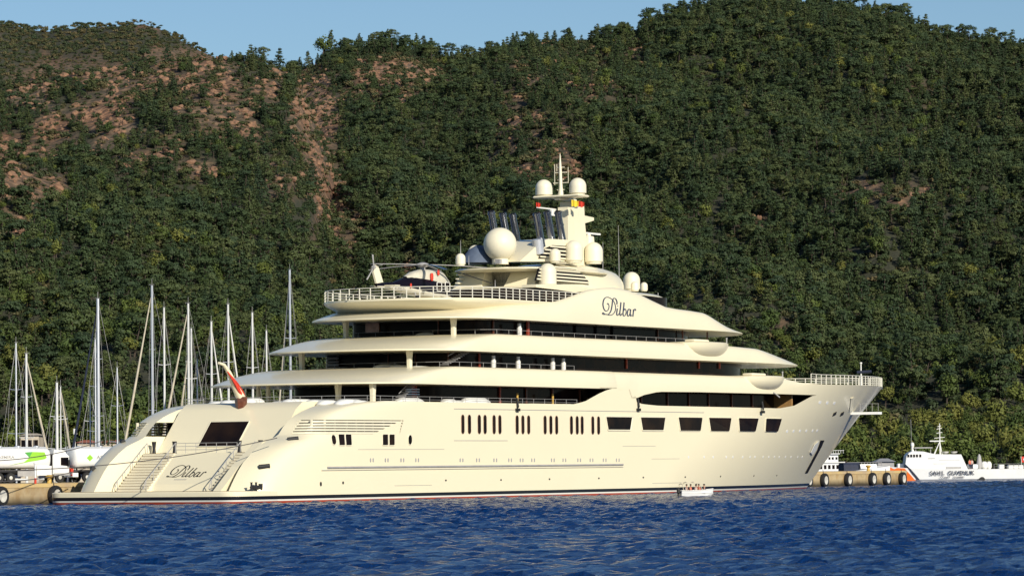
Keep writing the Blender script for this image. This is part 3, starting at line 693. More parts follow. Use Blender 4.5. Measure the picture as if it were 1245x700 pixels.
# louvre slats on both quarters
for s in (1, -1):
    for k, zz in enumerate((6.82, 7.10, 7.38, 7.66, 7.94)):
        a = ua(zz); rows = []
        for f in (0.012, 0.02, 0.032, 0.05, 0.08, 0.12, 0.16, 0.23, 0.3, 0.4, 0.5, 0.6):
            u = a + (35 - a) * f; v = slerp_(VF, f) - 0.06
            rows.append([(u, -s * v, zz - 0.095), (u, -s * v, zz + 0.085), (u, -s * (v - 0.3), zz + 0.085), (u, -s * (v - .3), zz - 0.095)])
        mb = MB(); mb.loft(rows); mb.build('louvre_slat', M_CREAM2, yacht, 0)
    mb = MB()
    mb.box(14.5, 24.5, min(-s * 10.2, -s * 10.0), max(-s * 10.2, -s * 10.0), 6.7, 8.1)
    mb.build('louvre_backing', M_DARK, yacht, 0)
    for uu in (9.5, 11, 12.5, 14.5, 16.2, 17.6, 19.2, 21.2, 22.6):
        vv = hull_b(uu, 7.4) - .35; mb = MB(); mb.box(uu - .12, uu + .12, min(-s * vv, -s * (vv - .15)), max(-s * vv, -s * (vv - .15)), 6.7, 8.1); mb.build('louvre_post', M_CREAM2, yacht, 0)
# hull windows -------------------------------------------------------
def hull_panel(poly, nm, m, off0=0.012, off1=0.05, frame=None, s=1, fw=0.07):
    """poly: (u,z) outline laid on the hull side"""
    def H(u, z, o): return (u, -s * (hull_b(u, z) + o), z)
    mb = MB(); mb.loft([[H(u, z, -0.15) for u, z in poly], [H(u, z, off1 - 0.02) for u, z in poly], ]); o = mb.build(nm, m, yacht, 0)
    if frame:
        mb = MB(); q = poly + [poly[0]]
        for a, b_ in zip(q, q[1:]): mb.tube([H(a[0], a[1], 0.02), H(b_[0], b_[1], 0.02)], fw, 5)
        f = mb.build('frame', frame, o, 0)
    return o
def rr_poly(u, z, w, h, r=None, n=4, slant=0.0, taper=0.0):
    r = r if r is not None else min(w, h) / 2; P = []
    for cx, cy, a0 in ((w / 2 - r, h / 2 - r, 0), (-w / 2 + r, h / 2 - r, 90), (-w / 2 + r, -h / 2 + r, 180), (w / 2 - r, -h / 2 + r, 270)):
        for k in range(n + 1):
            a = math.radians(a0 + 90 * k / n); x = cx + r * math.cos(a); y = cy + r * math.sin(a); P.append((u + x * (1 + taper * y / (h / 2)), z + y))
    return P
for px in (562, 570, 582, 589, 600, 607, 628, 635, 642, 662, 669, 676, 694, 701, 707, 720, 727):     # tall slot ports
    u, z = pv(px + 0.6, 523.5, 12.0); hull_panel(rr_poly(u, 7.75, 0.62, 2.0), 'slot_window', M_GLASS, frame=M_BROWN, fw=0.03)
for i, (x0, x1) in enumerate(((736, 769), (778, 809), (824, 853.5), (861, 888.5), (896, 921.5), (928, 949.5))):    # wide trapezoid windows
    ua0, _ = pv(x0, 515, 12); ub0, _ = pv(x1, 515, 12)
    for _ in range(3):
        b_ = hull_b((ua0 + ub0) / 2, 8); ua0, _ = pv(x0, 515, b_); ub0, zz = pv(x1, 515, b_)
    u = (ua0 + ub0) / 2; hull_panel(rr_poly(u, 7.98, (ub0 - ua0) * 0.91, 1.55, 0.14, 3, taper=0.09), 'wide_window', M_GLASS, frame=M_CREAM2, fw=0.09, off1=0.05 + 0.035 * i)
for px, w, nn in ((406.5, 0.55, 0), (415.5, .75, 1), (423.5, .75, 1), (467, .75, 1), (475, .75, 1), (497, 0.55, 0)):    # quarter ports
    u, z = pv(px, 534, 11.85); o = hull_panel(rr_poly(u, 6.12, w * 1.45, 1.15 if nn else 1.05, None if not nn else 0.15), 'quarter_port', M_GLASS, frame=M_CREAM2, fw=0.05)
# small twin ports in a row
def small_port(px, py, v=None, w=0.22, h=0.42, m=M_GREY, nm='small_port'):
    b_ = 12
    for _ in range(4):
        u, z = pv(px, py, b_); b_ = hull_b(u, z)
    return hull_panel(rr_poly(u, z, w, h, None, 2), nm, m)
for px in (452, 470, 489, 507, 561, 581, 602, 620, 634, 648, 672, 686, 704, 719, 735, 751):
    small_port(px - 1.6, 559); small_port(px + 1.6, 559)
for px in (837, 856, 867, 883, 891, 903, 912, 918, 928, 935, 942, 948, 956, 963, 972, 978): small_port(px, 555.3, w=0.35, h=0.3, m=M_WHITE)
for px in (957, 965, 973, 981, 989, 995): small_port(px, 524 - (px - 957) * .02, w=0.7, h=0.34, m=M_WHITE)
for px in (997, 1006, 1015): small_port(px, 489 + (px - 997) * .05, w=1.0, h=0.36, m=M_WHITE)
for px, py in ((542, 583.5), (609, 583), (668, 582), (728, 581), (782, 580), (833, 579.5), (876, 578.7), (917, 578), (946, 577.5)): small_port(px, py, w=0.3, h=0.18, m=M_BLACK, nm='drain_outlet')
for px, py, h in ((390, 588, 0.45), (417, 586.5, 0.3)): small_port(px, py, w=0.3, h=h, m=M_BLACK, nm='drain_outlet')
# rubbing strakes and panel lines on the side
def strake(u0, u1, z, r=0.035, m=M_GREY, nm='panel_line', out=0.01, nseg=30):
    mb = MB(); mb.tube([(u0 + (u1 - u0) * i / nseg, -(hull_b(u0 + (u1 - u0) * i / nseg, z) + out), z) for i in range(nseg + 1)], r, 5); return mb.build(nm, m, yacht, 60)
u0, z0 = pv(398, 571.5, 11.9); u1, z1 = pv(757, 567, 12)
strake(u0, u1, 3.38, 0.11, M_GREY, 'rubbing_strake', 0.05); strake(u0 - 1, u1, 3.16, 0.07, M_CREAM2, 'rubbing_strake', 0.06)
u0, _ = pv(552, 505.5, 12); u1, _ = pv(856, 510, 12); strake(u0, u1, 9.35, 0.035)
u0, _ = pv(552, 541, 12); u1, _ = pv(617, 541, 12); strake(u0, u1, 6.05, 0.03)
for a, b_, y in ((757, 797, 542), (792, 826, 557.5), (436, 540, 546), (480, 525, 590), (793, 830, 587)):
    u0, z = pv(a, y, 12); u1, _ = pv(b_, y, 12); strake(u0, u1, z, 0.02)
for a, b_, y, z in ((655, 696, 464, 12.35), (723, 775, 425, 16.0)):
    u0, _ = pv(a, y, 12); u1, _ = pv(b_, y, 12); mb = MB(); mb.tube([(u0, -(11.95 if z < 14 else 11.36), z), (u1, -(11.95 if z < 14 else 11.36), z)], 0.03, 4); mb.build('panel_line', M_GREY, yacht)
# boat-landing pods on the flanks
def pod(px0, px1, zt, b_, depth, nm='flank_pod'):
    um, _ = pv((px0 + px1) / 2, 450, b_ + .8); u0, _ = pv(px0, 450, b_ + 0.8); u1, _ = pv(px1, 450, b_ + .8); L = (u1 - u0) / 2
    rings = []
    for k in range(8):
        t = k / 7 * math.pi / 2; c = math.cos(t); rings.append([(um + L * (0.35 + .65 * c) * math.copysign(abs(math.cos(a)) ** .8, math.cos(a)), -(b_ - 1.0) - (2.6) * (0.25 + .75 * c) * math.copysign(abs(math.sin(a)) ** .8, math.sin(a)), zt - depth * math.sin(t)) for a in [2 * math.pi * i / 28 for i in range(28)]])
    rings = [[(um + (x - um) * .93, y * 0.99, zt + 0.12) for x, y, z in rings[0]]] + rings
    mb = MB(); mb.loft(rings); o = mb.build(nm, M_CREAM, yacht, 50)
    mb = MB()
    mb.box(um - L * .75, um - L * .05, -(b_ + .6), -(b_ - .8), zt + .12, zt + .42, .1); mb.build('pod_cover', M_CREAM2, o)
    mb = MB(); mb.lathe([(0.08, 0), (0.08, .5), (.12, .5), (.12, .62)], (um + L * .72, -(b_ + .8), zt + .1), 6); mb.build('pod_light', M_GREY, o)
pod(911, 958, 13.75, 11.4, 1.75); pod(841, 891, 17.5, 10.9, 1.7)
mb = MB(); u, z = pv(941, 480, 12); mb.tube([(u, -11.6, 12.1), (u, -12.4, 11.6), (u + .3, -12.6, 11.3)], 0.09, 6); mb.build('boat_boom_bracket', M_GREY, yacht)
for px, py in ((629, 494), (776, 494), (927, 497)):
    u, z = pv(px, py, 12.1); mb = MB(); mb.tube([(u, -12.05, z + .9), (u, -12.2, z), (u - .3, -12.25, z - .45)], 0.13, 6); mb.box(u - .3, u + .3, -12.3, -12.0, z - .5, z - .2); mb.build('mooring_lead', M_BLACK, yacht)
mb = MB(); mb.box(117.6, 117.9, -10.6, -5, 10.0, 11.8); mb.build('varnished_bulkhead', mat('honey_wood', (0.42, 0.24, 0.09), 0.45, noise=.3, nscale=1.5), yacht, 0)
# bow details: anchor pocket, white strip, fold-out platform
def on_stem(px, py, v):
    return pv(px, py, v)
def hull_pt(px, py, off=0.05):
    b_ = 4.0
    for _ in range(25):
        u, z = pv(px, py, b_); b_ = b_ * .5 + .5 * max(0, hull_b(u, z) + off)
    return (u, -b_, z)
def hull_patch(pxs, nm, m, off=0.06, th=0.1):
    mb = MB(); a = [hull_pt(x, y, off) for x, y in pxs]; mb.loft([a, [(x, y + th, z) for x, y, z in a]]); return mb.build(nm, m, yacht, 0)
hull_patch([(979, 575), (986, 562), (994, 547), (998, 535), (1002.5, 535), (999, 543), (990, 560), (982, 575)], 'anchor_pocket', M_DARK)
hull_patch([(986, 550), (991, 540), (996, 536), (993, 546), (988, 553)], 'anchor_plate', M_WHITE2, 0.18)
hull_patch([(1033, 500), (1035, 484), (1038.5, 483), (1037, 500)], 'bow_fairing_strip', M_CREAM2, 0.12, .2)
for x, y in ((1015, 503), (1024, 503)): hull_patch([(x - 2.5, y + 3), (x - 1, y - 1), (x + 2.5, y - 3), (x + 1.5, y + 1)], 'bow_fairlead', M_BLACK, .08)
mb = MB(); p = hull_pt(1036, 502, 0); mb.prism([(p[0] - .6, p[1]), (p[0] + .2, p[1] - 3.6), (p[0] + 1.4, p[1] - 3.6), (p[0] + 1.2, p[1])], p[2] - .2, p[2] + .12, 'z'); o = mb.build('folding_bow_platform', M_WHITE, yacht, 0)
mb = MB()
for k in range(4): mb.tube([(p[0] + .6, p[1] - .9 - .85 * k, p[2] + .25), (p[0] + .6, p[1] - .9 - .85 * k, p[2] + 1.2)], 0.025, 4)
mb.tube([(p[0] + .6, p[1] - .6, p[2] + 1.2), (p[0] + .6, p[1] - 3.5, p[2] + 1.2)], 0.025, 4); mb.build('platform_handrail', M_GREY, o, 0)
# ------------------------------------------------------------------ lettering drawn as pen strokes
def catmull(P, n=8):
    P = [P[0]] + P + [P[-1]]; R = []
    for i in range(1, len(P) - 2):
        for k in range(n):
            t = k / n; a, b_, c, d = P[i - 1], P[i], P[i + 1], P[i + 2]
            R.append(tuple(0.5 * ((2 * b_[j]) + (-a[j] + c[j]) * t + (2 * a[j] - 5 * b_[j] + 4 * c[j] - d[j]) * t * t + (-a[j] + 3 * b_[j] - 3 * c[j] + d[j]) * t ** 3) for j in (0, 1)))
    R.append(P[-2]); return R
SCRIPT = [  # x, y in units of the capital height; italic already in the shapes
    [(0.90, 0.96), (0.80, 0.82), (0.71, 0.55), (0.60, 0.28), (0.45, 0.10), (0.28, 0.03), (0.08, 0.05), (-0.04, 0.12), (-0.10, 0.08), (-0.02, 0.02), (0.20, 0.04), (0.45, 0.00), (0.72, 0.06), (0.94, 0.28), (0.99, 0.55), (0.90, 0.82), (0.68, 1.00), (0.42, 1.05), (0.16, 0.92), (0.00, 0.62), (0.04, 0.34), (0.20, 0.22), (0.38, 0.32), (0.47, 0.52), (0.42, 0.68), (0.34, 0.64)],
    [(0.80, 0.82), (0.92, 1.00), (1.08, 0.99), (1.16, 0.82), (1.12, 0.66)],
    [(1.13, 0.42), (1.06, 0.20), (1.05, 0.05), (1.14, 0.02), (1.22, 0.12)],
    [(1.17, 0.55), (1.19, 0.585)],
    [(1.48, 0.80), (1.38, 0.45), (1.30, 0.16), (1.33, 0.02), (1.42, 0.06), (1.46, 0.14)],
    [(1.74, 0.80), (1.64, 0.45), (1.56, 0.14), (1.60, 0.01), (1.72, 0.04), (1.82, 0.20), (1.82, 0.36), (1.74, 0.42), (1.66, 0.34)],
    [(2.18, 0.36), (2.09, 0.43), (1.98, 0.34), (1.91, 0.14), (1.96, 0.01), (2.07, 0.06), (2.18, 0.28), (2.22, 0.42), (2.16, 0.18), (2.19, 0.02), (2.28, 0.08)],
    [(2.46, 0.42), (2.41, 0.20), (2.36, 0.0)], [(2.44, 0.28), (2.54, 0.44), (2.62, 0.43), (2.62, 0.36)],
]
def script_word(to3, nm, m, parent, w0=0.018, w1=0.035):
    mb = MB()
    for st in SCRIPT:
        C = catmull(st, 7); L = []; R = []
        for i, p in enumerate(C):
            a = C[max(0, i - 1)]; b_ = C[min(len(C) - 1, i + 1)]; dx, dy = b_[0] - a[0], b_[1] - a[1]; l = math.hypot(dx, dy) or 1; dx /= l; dy /= l
            w = w0 + w1 * max(0, abs(dy) * 0.9 - 0.25) * (1 if dy < 0 else .35); L.append((p[0] - dy * w, p[1] + dx * w)); R.append((p[0] + dy * w, p[1] - dx * w))
        n = len(C); vs = [to3(*p, 0.0) for p in L] + [to3(*p, 0.0) for p in R] + [to3(*p, 0.03) for p in L] + [to3(*p, 0.03) for p in R]
        fs = []
        for i in range(n - 1): fs += [(2 * n + i, 2 * n + i + 1, 3 * n + i + 1, 3 * n + i), (i, 2 * n + i, 2 * n + i + 1, i + 1), (n + i, n + i + 1, 3 * n + i + 1, 3 * n + i)]
        mb.add(vs, fs)
    return mb.build(nm, m, parent, 0)
# side name: on the raised flank
def f3_side(u, z):
    zt = f3_top(u); q1 = min(1, max(0, (z - 19.18) / (zt - 19.18))); q = 1 - (1 - q1) ** (1 / 1.7); return 11.0 - 0.9 * q * q
ul, zl = pv(730.5, 381, 10.7); ur, zr_ = pv(771, 383, 10.7); NH = 1.93; NS = (ur - ul) / 2.72
script_word(lambda x, y, o: (ul + 0.15 + x * NS, -(f3_side(ul + x * NS, 20.15 + y * NH) + 0.02 + o), 20.15 + y * NH), 'ship_name', M_NAVYTXT, yacht)
def tr_pt(x, y, o):
    # name panel plane from (1.9,1.9) to (5.7,4.95)
    d = Vector((3.8, 0, 3.05)).normalized(); n = Vector((-3.05, 0, 3.8)).normalized()
    return Vector((1.9, 0, 1.9)) + d * (1.1 + y * 1.75) + n * (0.01 + o) + Vector((0, 2.05 - x * 1.60, 0))
script_word(tr_pt, 'ship_name', M_BLKPAINT, yacht, 0.016, 0.030)
mb = MB()
for k in range(11):
    a = [tr_pt(0.62 + k * 0.085 + dx, yy, 0) for dx, yy in ((0, -0.26), (0.05, -0.26), (0.05, -0.17), (0, -0.17))]
    b_ = [tr_pt(0.62 + k * 0.085 + dx, yy, 0.01) for dx, yy in ((0, -0.26), (0.05, -0.26), (0.05, -0.17), (0, -0.17))]
    mb.loft([a, b_])
mb.build('home_port_lettering', M_GREY, yacht, 0)
# ------------------------------------------------------------------ upper works
def slab(nm, u0, a0, b, u1, a1, z0, z1, ins=0.5, m=M_CREAM, nf=1.8, rise=0.0):
    mb = MB(); R = lambda i, z: [(x, y, z + rise * max(0, (x - u0)) / (u1 + a1 - u0)) for x, y in outline(u0, a0 - i, b - i, u1, a1 - i * 2, 2.3, nf)]
    mb.loft([R(ins * 2.2, z0 - .0), R(0, z0 + (z1 - z0) * .45), R(0, z0 + (z1 - z0) * .6), R(ins * 1.3, z1)]); return mb.build(nm, m, yacht, 50)
house('sky_lounge_glazing', 60, 3, 7.2, 90, 6, 20.5, 22.9)
slab('sun_deck_roof', 67, 6, 7.0, 84, 16.5, 22.75, 23.35, .35)
slab('radar_deck', 66.5, 5, 6.0, 78, 6, 25.15, 25.55, .3)
# raked supports under the radar deck
def raked(u0, u1, y0, y1, z0, z1, du, nm, m=M_CREAM, tp=0.85):
    mb = MB(); ym = (y0 + y1) / 2; yw = (y1 - y0) / 2
    mb.loft([[(u0, ym - yw, z0), (u1, ym - yw, z0), (u1, ym + yw, z0), (u0, ym + yw, z0)], [(u0 + du, ym - yw * tp, z1), (u1 + du * .6, ym - yw * tp, z1), (u1 + du * .6, ym + yw * tp, z1), (u0 + du, ym + yw * tp, z1)]])
    return mb.build(nm, m, yacht, 0)
raked(63, 69.5, 1.5, 5.2, 23.2, 25.25, 1.6, 'raked_support'); raked(64, 69.0, -4.8, -0.8, 23.2, 25.25, 1.6, 'raked_support')
raked(71.5, 80, -4.8, 4.8, 23.2, 25.25, 2.2, 'raked_support')
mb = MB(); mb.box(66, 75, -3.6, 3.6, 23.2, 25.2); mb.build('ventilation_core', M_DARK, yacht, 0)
def slats(px0, px1, y0, y1, n, v, nm='vent_slats', th=0.07, back=True):
    for k in range(n):
        y = y0 + (y1 - y0) * k / (n - 1); off = (px1 - px0) * .12 * k / n
        ua_, z = pv(px0 - off, y, v); ub, _ = pv(px1 - off * .2, y, v); mb = MB(); mb.box(ua_, ub, -v - .2, -v + .1, z - th, z + th); mb.build(nm, M_CREAM2, yacht, 0)
slats(556, 572, 329, 344, 4, -4.4)
# forward hood with louvred arch
def hood():
    mb = MB(); rings = []
    sec = [(66, 5.0, 25.5), (70, 5.4, 25.6), (74, 5.6, 26.4), (78, 5.5, 26.6), (80, 5.3, 26.5), (83, 4.9, 26.4), (86, 4.2, 26.2), (88, 3.4, 25.8), (89.3, 2.2, 25.1), (89.8, 1.2, 24.5)]
    for u, b, zt in sec:
        ring = []
        for k in range(17):
            a = math.pi * k / 16; ring.append((u, b * math.copysign(abs(math.cos(a)) ** .7, math.cos(a)), 23.2 + (zt - 23.2) * abs(math.sin(a)) ** .55))
        rings.append(ring)
    mb.loft(rings, closed=False); mb.add([rings[-1][k] for k in range(17)], [tuple(range(17))]); mb.add([rings[0][k] for k in range(17)], [tuple(range(17))]); return mb
hood_o = hood().build('radar_mast_fairing', M_CREAM, yacht, 55)
def arch_vent(pts, v, nm, n=5):
    """dark louvred recess, outline in photo positions laid on the flank at v, with cream slats"""
    P = [pv(x, y, v) for x, y in pts]; mb = MB(); mb.prism([(u, z) for u, z in P], -v - 0.0, -v + 0.25, 'y'); o = mb.build(nm, M_DARK, yacht, 0)
    zs = [p[1] for p in P]; z0, z1 = min(zs), max(zs)
    for k in range(n):
        z = z0 + (z1 - z0) * (k + .5) / n; xs = []
        for (a, b_) in zip(P, P[1:] + P[:1]):
            if (a[1] - z) * (b_[1] - z) < 0: t = (z - a[1]) / (b_[1] - a[1]); xs.append(a[0] + (b_[0] - a[0]) * t)
        if len(xs) >= 2: mb = MB(); mb.box(min(xs), max(xs), -v - .12, -v - .01, z - .08, z + .08); mb.build('slat', M_CREAM2, o, 0)
arch_vent([(652, 341), (656, 326), (680, 323), (698, 326), (710, 335), (717, 344), (690, 343)], 5.75, 'louvred_vent')
# small upper hood carrying the stacks
mb = MB(); P = [pv(x, y, 3.0) for x, y in ((628, 318), (640, 307), (654, 294), (663, 290.5), (690, 292), (700, 296), (704, 318))]
mb.prism(P, -3.4, 0.4, 'y'); mb.build('stack_housing', M_CREAM, yacht, 30)
arch_vent([(655, 314), (663, 302), (672, 298), (688, 299), (689, 315)], 3.5, 'louvred_vent', 4)
# domes
def dome(px, pyb, pyt, rpx, v, nm='satellite_dome', m=M_CREAM2):
    u, zb_ = pv(px, pyb, v); _, zt = pv(px, pyt, v)
    d = (shipP(u, v, zb_) - cam_loc).length; r = rpx * d / FPX; h = zt - zb_
    prof = [(r * .82, 0), (r * .86, h * .08), (r, h * .12)] + [(r, max(h * .13, h - r))] + [(r * math.cos(a), h - r + r * math.sin(a)) for a in [math.pi / 2 * k / 9 for k in range(1, 9)]] + [(0.01, h)]
    mb = MB(); mb.lathe(prof, (u, -v, zb_), 28); return mb.build(nm, m, yacht, 50)
dome(560, 323, 308, 6, 3.0); dome(666, 349, 320, 10.8, 6.2); dome(675, 319.5, 302, 6.8, 4.8)
dome(698, 320, 292, 11, 4.2); dome(722, 321, 294.5, 11, 2.0); dome(768, 354, 330.5, 10.3, 1.5); dome(772, 354, 342, 5, 5.0); dome(783, 354, 343, 4.5, 1.0)
dome(578, 322, 298, 9, -3.6); 
u, zc = pv(608, 297, 1.0); R_ = 20.2 * (shipP(u, 1, zc) - cam_loc).length / FPX
mb = MB(); mb.lathe([(R_ * .5, -2.25), (R_ * .5, -R_ * .9)] + [(R_ * math.cos(a), R_ * math.sin(a)) for a in [math.radians(-62 + 152 * k / 18) for k in range(18)]] + [(0.01, R_)], (u, -1.0, zc), 36); mb.build('large_radome', M_CREAM2, yacht, 50)
mb = MB(); mb.box(u - 1.7, u - 1.2, -1.9, -1.3, zc - 2.25, zc - 1.75); mb.build('radome_junction_box', M_GREY, yacht, 0)
mb = MB(); u2, z2 = pv(583, 320, -2.0); mb.loft([[(u2 + a * math.cos(t), 2.0 + b_ * math.sin(t), z2 + z) for t in [2 * math.pi * i / 12 for i in range(12)]] for a, b_, z in ((2.6, 1.9, 0), (2.3, 1.7, .7), (1.5, 1.1, 1.5), (.5, .4, 2.0))]); mb.build('searchlight_cover', M_STEELBLUE, yacht, 50)
# exhaust stacks: two banks of three raked polished pipes
for (px, ytop, ybot, v) in ((652, 259, 300, 3.4), (665, 257, 296, 2.3), (678, 257, 294, 1.3), (597, 257, 312, -3.6), (611, 259, 312, -4.2), (623, 260, 312, -4.8)):
    u, zt = pv(px, ytop, v); ub, zb_ = pv(px + (ybot - ytop) * .17, ybot, v)
    mb = MB(); mb.tube([(ub, -v, zb_), (u, -v, zt)], 0.42, 16, 0.40); o = mb.build('exhaust_stack', M_CHROME, yacht, 60)
    for t in (0.55, 0.95):
        p = Vector((ub, -v, zb_)).lerp(Vector((u, -v, zt)), t); d = (Vector((u, 0, zt)) - Vector((ub, 0, zb_))).normalized(); mb = MB(); mb.tube([p - d * .06, p + d * .06], 0.47, 16); mb.build('collar', M_CHROME, o, 60)
    mb = MB(); p = Vector((u, -v, zt)); mb.tube([p - d * .02, p + d * .012], 0.34, 14); mb.build('stack_mouth', M_DARK, o, 0)
mb = MB(); ub, zb_ = pv(655, 305, 3.4); mb.tube([(ub, -3.4, zb_ - .3), (ub - .3, -3.4, zb_ + 1.3)], 0.62, 14); mb.build('stack_base_shroud', M_ALU, yacht, 60)
# radar mast
uc, zc0 = pv(696, 300, 0)
mb = MB(); mb.loft([[(uc - a, -b_, z), (uc + a * 1.0, -b_, z), (uc + a, b_, z), (uc - a, b_, z)] for z, a, b_ in ((24.5, 2.2, 1.2), (28.0, 1.9, 1.05), (31.5, 1.55, .85), (33.9, 1.45, .8))]); mb.build('radar_mast', M_CREAM, yacht, 0)
_, zd = pv(683, 241, 0)
mb = MB(); ul_, _ = pv(682, 241, 0)
mb.box(ul_ - 1.3, ul_ + 1.3, -3.1, 3.1, zd, zd + .28, .12); mb.box(ul_ - 1.0, ul_ + 3, -.5, .5, zd - .25, zd + .02, .1)
mb.build('mast_crosstree', M_CREAM, yacht, 0)
def dome2(px, pyb, pyt, rpx, v, u): 
    pass
for s, px in ((-1, 663), (1, 703)):
    # one dome on each end of the crosstree
    v = s * 2.25; d = (shipP(ul_, v, zd) - cam_loc).length; r = 10.4 * d / FPX
    u_d, _ = pv(px, 238, v); prof = [(r * .8, 0), (r * .85, .15), (r, .22), (r, 1.0)] + [(r * math.cos(a), 1.0 + r * math.sin(a)) for a in [math.pi / 2 * k / 9 for k in range(1, 9)]] + [(0.01, 1 + r)]
    mb = MB(); mb.lathe(prof, (ul_, -v, zd + .26), 26); mb.build('satellite_dome', M_CREAM2, yacht, 50)
_, ztop = pv(682, 187, 0)
mb = MB(); mb.tube([(ul_, 0, zd), (ul_, 0, zd + 1.2), (ul_ - .1, 0, ztop - 1.2), (ul_ - .1, 0, ztop)], [0.42, 0.22, 0.14, 0.04], 10)
for k, (z, w) in enumerate(((ztop - 1.6, .5), (ztop - 2.2, .8), (ztop - 3.4, 1.0), (ztop - 3.0, .4), (ztop - 4.2, .5))): mb.tube([(ul_, -w, z), (ul_, w, z)], 0.06, 6)
for y, z0_, z1_ in ((.8, ztop - 3.6, ztop - 1.2), (-1.0, ztop - 3.4, ztop - 1.6), (.5, ztop - 2, ztop - 1.2)): mb.tube([(ul_, y, z0_), (ul_, y, z1_)], 0.035, 5)
mb.build('antenna_pole', M_CREAM2, yacht, 50)
mb = MB()
_, z = pv(712, 268, 0); mb.loft([[(uc + 1.0, -.7, z - .6), (uc + 1.0, .7, z - .6), (uc + 1.0, .7, z + .5), (uc + 1, -.7, z + .5)], [(uc + 4.0, -.7, z), (uc + 4.0, .7, z), (uc + 4, .7, z + .35), (uc + 4, -.7, z + .35)]]); mb.build('mast_bracket', M_CREAM, yacht, 0)
mb = MB(); _, z = pv(718, 284, 0); mb.box(uc + 1.4, uc + 6.5, -.2, .2, z - .1, z + .1); mb.build('radar_scanner', M_WHITE2, yacht, 0)
mb = MB(); mb.lathe([(.8, 0), (.7, 1.2), (.35, 1.3), (.3, z - .1 - (z - 1.6))], (uc + 3.8, 0, z - 1.6), 14); mb.build('scanner_pedestal', M_CREAM2, yacht)
mb = MB(); _, z = pv(660, 252, 0); mb.box(ul_ - 4.0, ul_ + .5, 0.8, 1.0, z - .05, z + .1); mb.box(ul_ - 1.0, ul_ - .2, .6, 1.2, z - .8, z, .05); mb.build('radar_scanner', M_WHITE2, yacht, 0)
mb = MB(); mb.box(uc - 3.0, uc - 1.4, -1.1, .2, z - 4.2, z + .2); mb.build('mast_ladder_trunk', M_CREAM, yacht, 0)
for px, y0, y1, v in ((753, 346, 274, 0), (733, 340, 294, 1.5), (560, 312, 292, 3), (570, 322, 311, 0), (602, 349, 340, 6)):
    u, z = pv(px, y0, v); u2, z2 = pv(px - (1.3 if px == 753 else 0), y1, v); mb = MB(); mb.tube([(u, -v, z), (u2, -v, z2)], 0.05, 5, 0.02); mb.build('whip_antenna', M_GREY, yacht)
mb = MB(); a = pv(563, 333, 5.4); b_ = pv(597, 344, 5.4); mb.tube([(a[0], -5.4, a[1]), (b_[0], -5.4, b_[1])], 0.06, 5); mb.build('stowed_crane_arm', M_BLACK, yacht)
# upper bridge eyebrow wing, right of the name
mb = MB(); mb.tube([(101, -1, 23.2), (101, -1, 24.0)], .04, 4); mb.build('wing_light', M_GREY, yacht)
# wing lip aft of the name panel
P = [pv(x, y, 6.6) for x, y in ((642, 349.5), (642, 346), (655, 345.5), (690, 347), (716, 352), (690, 356), (668, 352.5))]
mb = MB(); mb.prism(P, -7.6, -5.8, 'y'); mb.build('sun_deck_wing', M_CREAM, yacht, 30)
